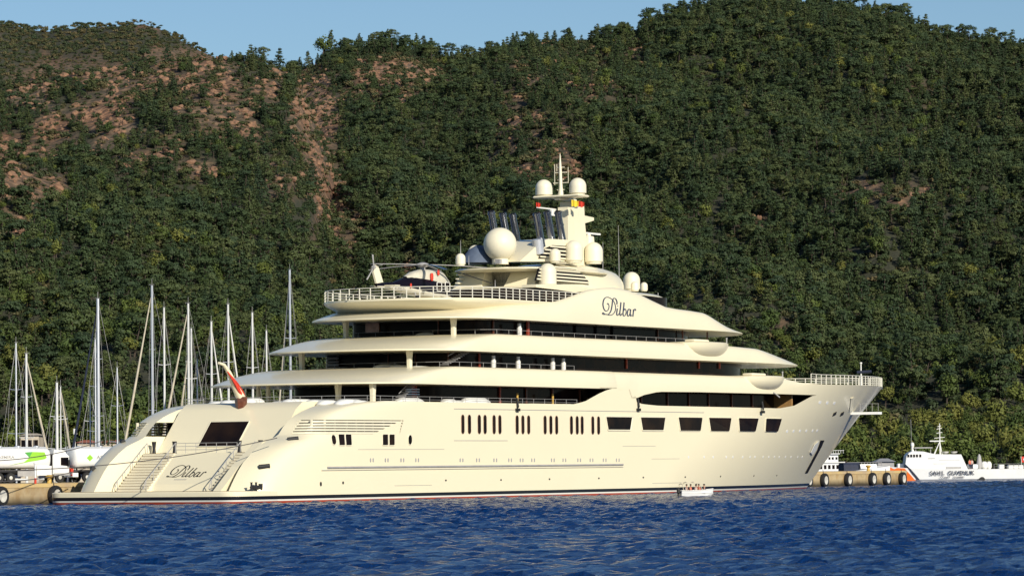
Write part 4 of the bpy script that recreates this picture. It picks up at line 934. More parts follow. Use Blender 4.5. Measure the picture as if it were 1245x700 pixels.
# ================================================================== HELICOPTER on the helideck
def helicopter():
    h = thing('helicopter', 'navy and cream helicopter with red covers parked on the railed upper deck', 'helicopter', shipP(46, 0, 21.26), SH_A)
    K = lambda px, py: (pv(px, py, 0.0)[0] - 46, pv(px, py, 0.0)[1] - 21.26)
    # station: x px, top y, split y, bottom y, half width
    ST = [(457, 344.5, 347.5, 349, .16), (468, 343.5, 347.8, 351, .26), (478, 343, 348, 353, .38), (487, 339, 348.5, 356, .70), (496, 335.5, 351.5, 358, 1.0), (506, 334.5, 354, 361, 1.12), (518, 335.5, 357, 364, 1.15), (530, 338.5, 358, 366, 1.12), (539, 344, 361, 366.5, .95), (546, 353, 363, 367, .6), (549.5, 361, 364.5, 367, .2)]
    up, lo = [], []
    for px, yt, ym, yb, w in ST:
        x, zt = K(px, yt); _, zm = K(px, ym); _, zb = K(px, yb)
        up.append([(x, w * math.cos(a) if abs(math.cos(a)) > 1e-6 else 0, zm + (zt - zm) * math.sin(a) ** .8) for a in [math.pi * k / 12 for k in range(13)]])
        lo.append([(x, w * math.cos(a), zm - (zm - zb) * math.sin(a) ** .8) for a in [math.pi * k / 12 for k in range(13)]])
    MB().loft(up, closed=False).build('upper_fuselage', M_BLKNAVY, h, 50)
    MB().loft(lo, closed=False).build('lower_fuselage', M_HELI, h, 50)
    cw = []
    for px, yt, yb, w in ((492, 336, 337.5, .3), (500, 330.5, 338, .7), (510, 327.5, 340, .8), (522, 327.5, 343, .85), (534, 330, 345, .85), (541, 338, 348, .6)):
        x, zt = K(px, yt); _, zb = K(px, yb); cw.append([(x, w * math.cos(a), zb + (zt - zb) * math.sin(a) ** .6) for a in [math.pi * k / 12 for k in range(13)]])
    mb = MB(); mb.loft(cw, closed=False); mb.add(cw[-1], [tuple(range(13))]); mb.build('engine_cowling', M_HELI, h, 50)
    P = [K(x, y) for x, y in ((457, 344.5), (452, 326), (455, 322), (459, 324), (465, 343))]
    mb = MB(); mb.prism(P, -.11, .11, 'y'); mb.build('tail_fin', M_CREAM2, h, 0)
    x, z = K(468, 347.5); mb = MB(); mb.box(x - .5, x + .5, -1.6, 1.6, z - .04, z + .05); mb.build('tailplane', M_CREAM2, h, 0)
    xr, zr = K(451.5, 325); mb = MB(); mb.lathe([(.2, -.15), (.2, .15)], (xr, -.3, zr), 10, 'y'); rot = mb.build('tail_rotor_hub', M_GREY, h)
    for px, py in ((450, 309.5), (443, 340), (462, 322)):
        x, z = K(px, py); mb = MB(); mb.prism([(xr - .08, zr), (xr + .08, zr + .05), (x + .12, z), (x - .12, z)], -.34, -.29, 'y'); mb.build('tail_rotor_blade', M_GREY, rot, 0)
    xh, zh = K(514, 322); mb = MB(); mb.lathe([(.3, -.9), (.28, -.3), (.55, -.2), (.7, 0), (.6, .14), (.2, .28)], (xh, 0, zh), 16); hub = mb.build('rotor_hub', M_GREY, h)
    for ang, droop in ((160, .10), (88, .35), (16, .4), (-56, .4), (-128, .9)):
        a = math.radians(ang); L = 7.0; rows = []
        for k in range(9):
            r = .5 + (L - .5) * k / 8; w = .10 if k == 0 else .22; z = zh - droop * (r / L) ** 1.6
            c = Vector((xh + r * math.cos(a), r * math.sin(a), z)); n = Vector((-math.sin(a), math.cos(a), 0))
            rows.append([c - n * w, c + n * w, c + n * w + Vector((0, 0, .06)), c - n * w + Vector((0, 0, .06))])
        mb = MB(); mb.loft(rows); mb.build('rotor_blade', M_BLKPAINT if ang == -128 else M_GREY, hub, 0)
    for px in (523, 533):
        x, z = K(px, 349); P = rr_poly(x, z, 1.0, .95, .15, 3)
        mb = MB(); mb.loft([[(a, -1.13 - .0, b) for a, b in P], [(a, -1.17, b) for a, b in P]]); w_ = mb.build('cabin_window', M_GLASS, h, 0)
        mb = MB(); q = P + [P[0]]
        for a, b in zip(q, q[1:]): mb.tube([(a[0], -1.17, a[1]), (b[0], -1.17, b[1])], .045, 4)
        mb.build('frame', M_WHITE2, w_, 0)
    for px, py, s_ in ((516, 337, .26), (524, 331.5, .2), (490.5, 347.5, .15)):
        x, z = K(px, py); mb = MB(); mb.loft([[(x + s_ * a * math.cos(t), -.95 + s_ * .5 * math.sin(t), z + dz * s_ * 1.6) for t in [2 * math.pi * i / 10 for i in range(10)]] for a, dz in ((.5, -1), (1, -.5), (1, .5), (.5, 1))]); mb.build('red_engine_cover', M_RED, h)
    for x, y in ((-1.0, -1.2), (-1.0, 1.2), (6.2, 0)):
        mb = MB(); mb.lathe([(.05, -.12), (.3, -.12), (.3, .12), (.05, .12)], (x, y, .3), 14, 'y'); w_ = mb.build('wheel', M_BLACK, h); mb = MB(); mb.tube([(x, y, .3), (x, y * .7, .9)], .07, 6); mb.build('gear_strut', M_GREY, w_)
    t = text_obj('LX-LOR', .55, M_GREY, h, 'registration', (*[K(480, 350.5)[0], -.62], K(480, 350.5)[1]), (math.pi / 2, 0, 0), .01, 1.3)
M_HELI = mat('helicopter_cream', (0.62, 0.58, 0.46), 0.35, noise=.15, nscale=1.0)
M_BLKNAVY = mat('navy_gloss_paint', (0.007, 0.006, 0.012), 0.35, spec=0.1, noise=0.2, nscale=1)
helicopter()
# ================================================================== FLAGS
fs = thing('ensign_staff', 'carved cream ensign staff on dark wooden socket leaning out over the transom', 'flagstaff', shipP(13.2, 0, 9.9), SH_A)
kf = lambda px, py: (pv(px, py, 0)[0] - 13.2, 0, pv(px, py, 0)[1] - 9.9)
mb = MB(); mb.tube([kf(294, 486), kf(285, 468), kf(278, 452), kf(272, 443), kf(266, 441)], [.5, .34, .24, .17, .13], 12); mb.build('staff', M_CREAM, fs)
mb = MB(); mb.lathe([(.25, -.45), (.5, -.2), (.62, .5), (.62, 1.0), (.4, 1.05)], (kf(293, 492)[0], 0, kf(293, 492)[2] - .2), 6); mb.build('staff_socket', M_BRONZE, fs, 0)
mb = MB(); rows = []
for k in range(9):
    t = k / 8; a = Vector(kf(275, 452)).lerp(Vector(kf(289, 482)), t); w = .10 + .45 * math.sin(math.pi * min(1, t * .62 + .05)) ** 1.3
    rows.append([a + Vector((.55 * t + w * .55 * math.cos(q), -.15 - w * .35 - w * .45 * math.cos(q * 3 + t * 4) * .5, w * .5 * math.sin(q))) for q in [2 * math.pi * i / 14 for i in range(14)]])
mb.loft(rows); e = mb.build('ensign_flag', M_RED, None, 60, shipP(13.2, 0, 9.9), SH_A); tag(e, 'furled red ensign hanging in folds from the carved stern staff', 'flag')
def pennant(px, py, w, h_, m, label, v=-1.6, nm='signal_flag'):
    u, z = pv(px, py, v); n = 8; mb = MB()
    rows = [[(w * i / n, .10 * math.sin(i * 1.3), -h_ / 2 + .05 * i / n + .06 * math.sin(i)), (w * i / n, .10 * math.sin(i * 1.3 + .5), h_ / 2 - h_ * .25 * i / n)] for i in range(n + 1)]
    mb.loft([[a, b, (b[0], b[1] + .02, b[2]), (a[0], a[1] + .02, a[2])] for a, b in rows]); o = mb.build(nm, m, None, 0, shipP(u, v, z), SH_A - .9); tag(o, label, 'flag')
pennant(695, 247, .8, .85, M_YEL, 'small yellow flag flying below the right mast dome', 2.4)
pennant(703, 248, .7, .75, M_RED, 'small red flag flying beside the yellow flag below the right mast dome', 2.6)
pennant(652, 249, .5, .6, M_RED, 'tiny red flag hoisted under the left mast dome', 2.2)
# ================================================================== QUAY
QV = -14.6; QZ = 2.1
def conc(name, a, b_):
    m = bpy.data.materials.new(name); m.use_nodes = True; t = m.node_tree; b = t.nodes['Principled BSDF']; tc = t.nodes.new('ShaderNodeTexCoord')
    def N(sc, d, scl=(1, 1, 1)):
        mp = t.nodes.new('ShaderNodeMapping'); mp.inputs['Scale'].default_value = scl; t.links.new(tc.outputs['Object'], mp.inputs['Vector'])
        n = t.nodes.new('ShaderNodeTexNoise'); n.inputs['Scale'].default_value = sc; n.inputs['Detail'].default_value = d; t.links.new(mp.outputs['Vector'], n.inputs['Vector']); return n
    n1 = N(0.45, 6); n2 = N(.9, 7, (1, 1, .8)); sp = t.nodes.new('ShaderNodeSeparateXYZ'); t.links.new(tc.outputs['Object'], sp.inputs[0])
    ra = t.nodes.new('ShaderNodeValToRGB'); e = ra.color_ramp.elements; e[0].position = .35; e[0].color = (*a, 1); e[1].position = .7; e[1].color = (*b_, 1); t.links.new(n1.outputs['Fac'], ra.inputs['Fac'])
    mx = t.nodes.new('ShaderNodeMix'); mx.data_type = 'RGBA'; mx.blend_type = 'MULTIPLY'; mx.inputs['Factor'].default_value = .8
    r2 = t.nodes.new('ShaderNodeValToRGB'); e = r2.color_ramp.elements; e[0].position = .36; e[0].color = (.72, .60, .45, 1); e[1].position = .56; e[1].color = (1, 1, 1, 1); t.links.new(n2.outputs['Fac'], r2.inputs['Fac'])
    t.links.new(ra.outputs['Color'], mx.inputs['A']); t.links.new(r2.outputs['Color'], mx.inputs['B'])
    # weed and damp at the waterline
    ad = t.nodes.new('ShaderNodeMath'); ad.operation = 'MULTIPLY_ADD'; ad.inputs[1].default_value = .7; t.links.new(n1.outputs['Fac'], ad.inputs[0]); t.links.new(sp.outputs['Z'], ad.inputs[2])
    mr = t.nodes.new('ShaderNodeMapRange'); mr.inputs['From Min'].default_value = .55; mr.inputs['From Max'].default_value = 1.35; t.links.new(ad.outputs[0], mr.inputs['Value'])
    m3 = t.nodes.new('ShaderNodeMix'); m3.data_type = 'RGBA'; m3.inputs['A'].default_value = (.045, .035, .02, 1); t.links.new(mr.outputs['Result'], m3.inputs['Factor']); t.links.new(mx.outputs['Result'], m3.inputs['B'])
    t.links.new(m3.outputs['Result'], b.inputs['Base Color']); b.inputs['Roughness'].default_value = .9
    bp = t.nodes.new('ShaderNodeBump'); bp.inputs['Strength'].default_value = .6; bp.inputs['Distance'].default_value = .08; t.links.new(n2.outputs['Fac'], bp.inputs['Height']); t.links.new(bp.outputs['Normal'], b.inputs['Normal'])
    return m
M_CONC = conc('stained_concrete', (.50, .38, .20), (.36, .28, .17)); M_COPING = mat('ochre_coping', (.58, .42, .17), .85, noise=.35, nscale=.5, col2=(.44, .33, .20), bump=.3)
q = thing('quay', 'long ochre concrete quay running behind the yacht, hung with tyre fenders', 'quay', YO, SH_A)
QE = pv(1102.5, 585, QV)[0]
mb = MB(); mb.box(-110, QE, -QV, -QV + 14, -3, QZ - .38); mb.build('quay_wall', M_CONC, q, 0)
mb = MB(); mb.box(-110, QE + .06, -QV - .06, -QV + 14, QZ - .38, QZ); mb.build('coping', M_COPING, q, 0)
mb = MB(); mb.box(-110, QE - .4, -QV + .9, -QV + 13.6, QZ + .004, QZ + .02); mb.build('quay_surface', M_CONC, q, 0)
def qpt(px, v=QV):
    u, z = pv(px, 585, v); return u
def tyre(px, label, R=.98, zc=.92):
    u = qpt(px); t = thing('tyre_fender', label, 'tyre', shipP(u, QV + .32, zc), SH_A, 'tyre fenders along the quay')
    prof = [(R * .62, -.30), (R * .78, -.34), (R * .95, -.28), (R, -.12), (R, .12), (R * .95, .28), (R * .78, .34), (R * .62, .30)]
    mb = MB(); rings = []
    for r, w in prof + [prof[0]]: rings.append([(r * math.cos(2 * math.pi * k / 26), w, r * math.sin(2 * math.pi * k / 26)) for k in range(26)])
    mb.loft(rings, cap=False); mb.build('tread', M_BLACK, t, 50)
    mb = MB(); mb.lathe([(R * .26, -.12), (R * .58, -.26), (R * .63, -.27), (R * .63, .2), (R * .26, .2)], (0, 0, 0), 20, 'y'); mb.build('rim', M_HUB, t)
    mb = MB(); mb.tube([(0, .1, R * .8), (0, .25, R + .5)], .04, 5); mb.build('hanging_chain', M_ROPE, t)
for px, l in ((-2, 'black tyre fender cut by the left frame edge on the ochre quay'), (64, 'black tyre fender half hidden behind the swim platform'), (980.5, 'tyre fender touching the foot of the yacht bow'), (1000, 'second tyre fender from the yacht bow'), (1029, 'third tyre fender from the yacht bow'), (1058.5, 'fourth tyre fender from the yacht bow'), (1076, 'tyre fender next to last at the quay end'), (1095, 'last tyre fender at the far right end of the quay')):
    tyre(px, l)
def bollard(px, v, lab):
    t = thing('mooring_bollard', lab, 'bollard', shipP(qpt(px, v), v, QZ), SH_A, 'bollards on the quay edge'); mb = MB(); mb.lathe([(.3, 0), (.24, .1), (.2, .5), (.38, .62), (.4, .75), (.2, .85)], (0, 0, 0), 12); mb.build('bollard_post', M_YELM, t)
bollard(60, QV - .6, 'squat yellow bollard before the cab of the nearer tanker'); bollard(1056, QV - .6, 'rusty yellow bollard near the right end of the quay')
wp = thing('water_pedestal', 'thin red and white post on the quay edge beside the tanker wheels', 'post', shipP(qpt(43, QV - .5), QV - .5, QZ), SH_A)
mb = MB(); mb.lathe([(.12, 0), (.12, .55)], (0, 0, 0), 8); mb.build('red_base', M_RED, wp); mb = MB(); mb.lathe([(.09, .55), (.09, 1.9), (.16, 1.92), (.16, 2.1)], (0, 0, 0), 8); mb.build('white_post', M_WHITE, wp)
# ================================================================== TANK TRUCKS
def tanker(loc, rotz, label, L=8.6, swoosh=True):
    t = thing('tank_truck', label, 'tank truck', loc, rotz, 'white fuel tankers on the quay')
    def sec(x, w, z0, z1): return [(x, w * math.copysign(abs(math.cos(a)) ** .55, math.cos(a)), (z0 + z1) / 2 + (z1 - z0) / 2 * math.copysign(abs(math.sin(a)) ** .7, math.sin(a))) for a in [2 * math.pi * k / 28 for k in range(28)]]
    mb = MB(); mb.loft([sec(-.25, .9, 1.75, 3.3), sec(0, 1.2, 1.5, 3.58), sec(.15, 1.24, 1.45, 3.62), sec(L - .2, 1.24, 1.45, 3.62), sec(L, 1.15, 1.55, 3.5), sec(L + .15, .85, 1.8, 3.25)]); mb.build('tank', M_WHITE, t, 45)
    mb = MB(); mb.box(-.3, L + 2.2, -.5, .5, .85, 1.3); mb.build('chassis', M_DARK, t, 0)
    mb = MB(); mb.box(.2, L, -.22, .22, 3.6, 3.72); 
    for k in range(4): mb.lathe([(.32, 0), (.32, .14), (.1, .18)], (1 + k * (L - 2) / 3, 0, 3.66), 12)
    mb.build('tank_top_walkway', M_ALU, t, 0)
    mb = MB(); mb.box(L + .3, L + 2.3, -1.22, 1.22, .75, 2.9, .14); cab = mb.build('cab', M_WHITE, t, 30)
    mb = MB(); P = [(L + .4, 2.8), (L + 2.1, 2.8), (L + 1.8, 3.3), (L + .5, 3.4)]; mb.prism(P, -1.05, 1.05, 'y'); mb.build('roof_fairing', M_WHITE, cab, 0)
    mb = MB(); mb.prism([(L + 1.2, 1.8), (L + 2.15, 1.7), (L + 2.1, 2.6), (L + 1.2, 2.6)], -1.25, -1.2, 'y'); mb.build('side_window', M_GLASS, cab, 0)
    mb = MB(); mb.box(L + 2.3, L + 2.33, -1.05, 1.05, 1.75, 2.7); mb.build('windscreen', M_GLASS, cab, 0)
    mb = MB(); mb.box(L + 1.95, L + 2.15, -1.5, -1.3, 1.7, 2.35, .04); mb.build('wing_mirror', M_BLACK, cab, 0)
    for x in (1.2, 2.55, 3.9, L + 1.15):
        for y in (-1.02, 1.02):
            mb = MB(); mb.lathe([(.3, -.17), (.5, -.17), (.55, -.08), (.55, .08), (.5, .17), (.3, .17)], (x, y, .55), 20, 'y'); w = mb.build('wheel', M_BLACK, t)
            mb = MB(); mb.lathe([(.05, -.19), (.2, -.17), (.3, -.1), (.3, .1)], (x, y, .55), 14, 'y'); mb.build('hub', M_HUB, w)
    mb = MB(); mb.box(L + .16, L + .29, -1.1, 1.1, 1.0, 2.9); mb.build('cab_gap_shade', M_DARK, t, 0)  # dark box added as the shade in the gap between tank and cab
    mb = MB(); mb.box(L + .4, L + 2.25, -1.235, -1.225, .75, .98); mb.build('cab_step', M_GREY, cab, 0)
    mb = MB(); mb.box(L - 1.7, L + .1, -1.27, -.7, .75, 1.75, .03); mb.build('pump_cabinet', M_WHITE, t, 0)
    mb = MB(); mb.box(-.6, 0.1, -1.22, 1.22, .55, 1.0, .03); mb.build('rear_bumper', M_WHITE, t, 0)
    for k, m in enumerate((M_RED, M_ORANGE, M_BLUE, M_RED)): mb = MB(); mb.box(-.75 + .1 * (k % 2), -.4, -1.1 + .5 * k, -.7 + .5 * k, 1.0, 1.45 + .12 * (k % 3), .04); mb.build('hose_reel_box', m, t, 0)
    mb = MB()
    for y in (.2, .6): mb.tube([(-.38, y, 1.2), (-.38, y, 3.75), (-.0, y, 3.75)], .035, 5)
    for k in range(7): mb.tube([(-.38, .2, 1.4 + k * .35), (-.38, .6, 1.4 + k * .35)], .03, 5)
    mb.build('ladder', M_ALU, t, 0)
    for x0, x1 in ((.5, 4.5),): mb = MB(); mb.box(x0, x1, -1.2, -.85, 1.15, 1.25); mb.build('mudguard', M_BLACK, t, 0)
    mb = MB(); mb.box(4.7, L - 1.9, -1.18, -1.1, .7, 1.25); mb.build('side_guard', M_GREY, t, 0)
    for y in (-1.0, 1.0): mb = MB(); mb.box(-.63, -.59, y - .16, y + .16, .7, .85); mb.build('tail_lamp', M_RED, t, 0)
    y_ = -1.245
    if swoosh:
        mb = MB(); mb.prism([(L - 3.1, 3.15), (L - 2.2, 3.2), (L - 2.55, 2.6)], y_ - .012, y_, 'y'); mb.build('green_triangle', M_GREEN2, t, 0)
        mb = MB(); mb.prism([(L - 2.2, 3.2), (L - .75, 3.15), (L - .5, 2.6), (L - .7, 2.45), (L - 4.9, 1.85), (L - 3.2, 2.15), (L - 2.55, 2.6)], y_ - .012, y_, 'y'); mb.build('lime_swoosh', M_GREEN, t, 0)
        text_obj('ASMIRA', .42, M_GREY, t, 'lettering', (3.3, y_ - .02, 2.66), (math.pi / 2, 0, 0), .01, 1.25)
    else:
        mb = MB(); mb.prism([(1.1, 2.55), (1.5, 2.9), (1.9, 2.55), (1.5, 2.2)], y_ - .012, y_, 'y'); mb.build('lime_logo', M_GREEN, t, 0)
        text_obj('ASMIRA', .5, M_GREY, t, 'lettering', (3.5, y_ - .02, 2.6), (math.pi / 2, 0, 0), .01, 1.3)
    return t
p = on_z(71, 583.4, QZ + .02)
TA = math.radians(38)
def truck_loc(px, dist, along, z=QZ + .02):
    """stand a truck so that the point `along` metres from its tail sits at photo column px"""
    w = at(px, 580, dist); return Vector((w.x - math.cos(TA) * along, w.y - math.sin(TA) * along, z))
tanker(truck_loc(66, 398, 9.75), TA, 'white tanker with lime green swoosh at the left edge of the quay')
tanker(truck_loc(87, 404, 0.0), TA, 'white tanker with rear ladder and red hose boxes partly hidden by the yacht stern', 9.5, False)
# ================================================================== PEOPLE
def skin_person(name, label, joints, edges, radii, loc, rotz, shirt, trousers=None, hair=M_HAIR, head=None, torso=None, group=None, cat='person'):
    me = bpy.data.meshes.new(name); me.from_pydata(joints, edges, []); o = bpy.data.objects.new(name, me); COL.objects.link(o)
    md = o.modifiers.new('Skin', 'SKIN')
    for i, r in enumerate(radii): me.skin_vertices[0].data[i].radius = (r, r)
    me.skin_vertices[0].data[0].use_root = True
    sb = o.modifiers.new('Sub', 'SUBSURF'); sb.levels = 1; sb.render_levels = 1
    dg = bpy.context.evaluated_depsgraph_get(); ev = bpy.data.meshes.new_from_object(o.evaluated_get(dg)); o.modifiers.clear(); o.data = ev
    ev.materials.clear(); ev.materials.append(M_SKIN); ev.polygons.foreach_set('use_smooth', [True] * len(ev.polygons))
    o.location = loc; o.rotation_euler.z = rotz; tag(o, label, cat, group)
    mb = MB(); mb.loft([[(x + a * math.cos(q), y + b * math.sin(q), z) for q in [2 * math.pi * i / 12 for i in range(12)]] for x, y, z, a, b in torso]); mb.build('shirt', shirt, o, 60)
    if trousers:
        mb = MB()
        for q_ in (1, -1): mb.tube([(0, q_ * .09, .93), (.02, q_ * .11, .50), (0, q_ * .11, .07)], [.115, .09, .075], 10)
        mb.box(-.13, .13, -.18, .18, .84, .98, .04); mb.build('trousers', trousers, o, 60)
    hx, hy, hz = head; mb = MB(); mb.loft([[(hx - .015 + r * math.cos(q), hy + r * .9 * math.sin(q), hz + dz) for q in [2 * math.pi * i / 12 for i in range(12)]] for r, dz in ((.07, -.04), (.112, .02), (.108, .07), (.07, .115), (.01, .13))]); mb.build('hair', hair, o, 60)
    return o
def seated(label, loc, rotz, shirt, group=None, lean=0.05, hair=M_HAIR):
    J = [(0, 0, .08), (lean * .5, 0, .32), (lean, 0, .52), (lean + .02, 0, .60), (lean + .04, 0, .70), (lean + .05, 0, .80),
         (0, .10, .08), (.42, .13, .12), (.46, .14, -.30), (.58, .14, -.34), (0, -.10, .08), (.42, -.13, .12), (.46, -.14, -.30), (.58, -.14, -.34),
         (lean, .19, .50), (lean + .08, .25, .26), (.30, .18, .17), (.38, .17, .16), (lean, -.19, .50), (lean + .08, -.25, .26), (.30, -.18, .17), (.38, -.17, .16)]
    E_ = [(0, 1), (1, 2), (2, 3), (3, 4), (4, 5), (0, 6), (6, 7), (7, 8), (8, 9), (0, 10), (10, 11), (11, 12), (12, 13), (2, 14), (14, 15), (15, 16), (16, 17), (2, 18), (18, 19), (19, 20), (20, 21)]
    R_ = [.13, .13, .13, .05, .095, .08, .09, .075, .05, .04, .09, .075, .05, .04, .06, .045, .035, .03, .06, .045, .035, .03]
    return skin_person('person', label, J, E_, R_, loc, rotz, shirt, head=(lean + .04, 0, .76), torso=[(0, 0, .02, .16, .20), (lean * .4, 0, .2, .15, .185), (lean * .8, 0, .4, .155, .225), (lean, 0, .53, .12, .20), (lean, 0, .575, .06, .08)], group=group, hair=hair)
def standing(label, loc, rotz, shirt, group=None):
    J = [(0, 0, .95), (0, 0, 1.2), (0, 0, 1.42), (0, 0, 1.52), (.02, 0, 1.60), (.02, 0, 1.70), (0, .10, .92), (.02, .11, .50), (0, .11, .08), (.14, .12, .03), (0, -.10, .92), (.02, -.11, .50), (0, -.11, .08), (.14, -.12, .03), (0, .19, 1.40), (.02, .26, 1.12), (.10, .24, .88), (.12, .24, .80), (0, -.19, 1.40), (.02, -.26, 1.12), (.10, -.24, .88), (.12, -.24, .80)]
    E_ = [(0, 1), (1, 2), (2, 3), (3, 4), (4, 5), (0, 6), (6, 7), (7, 8), (8, 9), (0, 10), (10, 11), (11, 12), (12, 13), (2, 14), (14, 15), (15, 16), (16, 17), (2, 18), (18, 19), (19, 20), (20, 21)]
    R_ = [.13, .13, .13, .05, .095, .08, .09, .07, .05, .04, .09, .07, .05, .04, .06, .045, .035, .03, .06, .045, .035, .03]
    return skin_person('person', label, J, E_, R_, loc, rotz, shirt, head=(.02, 0, 1.66), torso=[(0, 0, .84, .15, .19), (0, 0, 1.05, .13, .17), (0, 0, 1.3, .14, .215), (0, 0, 1.43, .11, .19), (0, 0, 1.475, .06, .08)], group=group, trousers=M_BLUE)
# ================================================================== SMALL MOTORBOAT alongside
bl = on_z(846, 603.2, 0); BR = math.radians(12)
boat = thing('motorboat', 'small white open motorboat with bimini frame and outboard beside the yacht hull', 'boat', (bl.x, bl.y, 0), BR)
def hullsec(x, w, zk, zs, fl=.75): return [(x, w, zs), (x, w * .97, zs - .12), (x, w * fl, zk + .22), (x, 0, zk), (x, -w * fl, zk + .22), (x, -w * .97, zs - .12), (x, -w, zs)]
mb = MB(); secs = [(-1.65, .72, -.18, .62), (-.8, .80, -.22, .62), (.3, .82, -.22, .64), (1.1, .62, -.14, .70), (1.6, .32, .05, .76), (1.85, .04, .3, .80)]
mb.loft([hullsec(*q_) for q_ in secs], closed=False); mb.add(hullsec(*secs[0]), [tuple(range(7))]); mb.build('boat_hull', M_WHITE, boat, 40)
mb = MB(); mb.add([(x, s_ * w * .95, .34) for x, w, a, b in secs[:-1] for s_ in (1, -1)], [(2 * i, 2 * i + 1, 2 * i + 3, 2 * i + 2) for i in range(4)]); mb.build('boat_floor', M_GREY, boat, 0)
for s_ in (1, -1): mb = MB(); mb.tube([(x, s_ * w, z) for x, w, a, z in secs], .045, 6); mb.build('gunwale', M_WHITE2, boat)
mb = MB(); mb.box(-2.0, -1.65, -.2, .2, .35, .95, .06); mb.box(-1.95, -1.8, -.07, .07, -.4, .4); mb.build('outboard_motor', M_BLACK, boat)
mb = MB()
for y in (-.7, .7): mb.tube([(-1.45, y, .6), (-1.6, y, 1.25), (-1.3, y, 1.42), (-.3, y, 1.45), (.25, y, 1.3), (.55, y, .65)], .035, 6)
for x, z in ((-1.6, 1.25), (-1.1, 1.44), (-.3, 1.45), (.25, 1.3)): mb.tube([(x, -.7, z), (x, 0, z + .07), (x, .7, z)], .03, 5)
mb.build('bimini_frame', M_SAILCLOTH, boat)
mb = MB(); mb.box(-.9, .9, -.75, -.70, .34, .5); mb.build('bench', M_WHITE2, boat, 0)
def inb(x, y, z): return (bl.x + x * math.cos(BR) - y * math.sin(BR), bl.y + x * math.sin(BR) + y * math.cos(BR), z)
for x, y, r, sh, l in ((-1.1, -.2, 0, M_SHIRT, 'person in pale shirt at the stern of the small motorboat by the outboard'), (-.55, .25, -30, M_PINK, 'person in coral top second from the stern in the small motorboat'), (-.1, -.25, 20, M_SHIRT, 'person in pale top in the middle of the small motorboat'), (.45, .2, 190, M_PINK, 'person in coral top in the forward half of the small motorboat'), (.95, -.1, 170, M_TSHDARK, 'person in dark top nearest the bow of the small motorboat')):
    seated(l, inb(x, y, .42), BR + math.radians(r), sh, 'people in the small motorboat')
# ================================================================== SAILING YACHTS behind the quay
def sailboat(px, ytop, dist, label, fore=None, mcol=M_WHITE, r=.13, genoa=M_SAILCLOTH, lean=0.0, sp=(.38, .68), cover=True, topx=None):
    base = at(px, 560, dist); zt = at(px, ytop, dist).z; s = FPX / dist
    J = 4.6; side = 1 if (fore is None or fore > 0) else -1
    c = min(.98, abs(fore) / s / J) if fore else .35
    hd = math.acos(c) if side > 0 else math.pi - math.acos(c)
    t = thing('sailing_yacht', label, 'sailboat', (base.x, base.y, 0), hd, 'sailing yachts in the marina behind the quay')
    secs = [(-5.4, 1.5, -.2, 1.15), (-3, 1.85, -.4, 1.15), (0, 1.95, -.5, 1.2), (3, 1.35, -.35, 1.3), (5.2, .5, 0, 1.4), (6.0, .05, .8, 1.45)]
    mb = MB(); mb.loft([hullsec(*q_) for q_ in secs], closed=False); mb.add(hullsec(*secs[0]), [tuple(range(7))]); mb.add([(x, s_ * w, z) for x, w, a, z in secs for s_ in (1, -1)], [(2 * i, 2 * i + 1, 2 * i + 3, 2 * i + 2) for i in range(5)]); mb.build('hull', M_WHITE, t, 40)
    mb = MB(); mb.loft([[(x, y * k, z) for x, y in ((-2.6, -1.1), (2.4, -.8), (3.0, -.3), (3.0, .3), (2.4, .8), (-2.6, 1.1))] for k, z in ((1, 1.15), (.85, 1.75))]); mb.build('cabin', M_WHITE2, t, 0)
    mb = MB(); lx = lean; mb.tube([(0, 0, 1.2), (lx * .5, 0, (1.2 + zt) / 2), (lx, 0, zt)], [r * .92, r * .88, r * .72], 10); mb.build('mast', M_MAST if mcol is M_WHITE else mcol, t)
    mb = MB(); H = zt - 1.2; n = 0
    for f in sp:
        z = 1.2 + H * f; w = 1.15 if f < .5 else .85; mb2 = MB(); mb2.tube([(lx * f, -w, z + .1), (lx * f, 0, z), (lx * f, w, z + .1)], .045, 5); mb2.build('spreader', mcol, t)
    for y in (-1.5, 1.5): mb = MB(); mb.tube([(-.2, y, 1.25), (lx * sp[0], y * .76, 1.3 + H * sp[0]), (lx * sp[-1], y * .56, 1.3 + H * sp[-1]), (lx, 0, zt - .2)], .016, 4); mb.build('shroud', M_GREY, t, 0)
    mb = MB(); mb.tube([(lx, 0, zt), (-5.2, 0, 1.5)], .014, 4); mb.build('backstay', M_GREY, t, 0)
    mb = MB(); top = (lx + .15, 0, zt - (H * .06)); 
    if fore: mb.tube([(5.3 * (J / 4.6) - .6, 0, 1.6), Vector((4.6, 0, 1.8)).lerp(Vector(top), .5), top], [.17, .14, .06], 7); mb.build('furled_headsail', genoa, t)
    else: mb.tube([(5.6, 0, 1.5), top], .02, 4); mb.build('forestay', M_GREY, t, 0)
    mb = MB(); mb.tube([(0, 0, 2.4), (-4.6, 0, 2.5)], .1, 7); bm_ = mb.build('boom', mcol, t)
    if cover: mb = MB(); mb.tube([(.1, 0, 3.0), (-1.5, 0, 2.8), (-4.5, 0, 2.65)], [.1, .26, .14], 8); mb.build('sail_cover', M_BLUE, bm_)
    mb = MB(); mb.lathe([(.02, 0), (.02, .8)], (lx, 0, zt), 4); mb.tube([(lx - .3, 0, zt + .1), (lx + .4, 0, zt + .1)], .03, 4); mb.build('masthead_instruments', M_GREY, t)
    return t
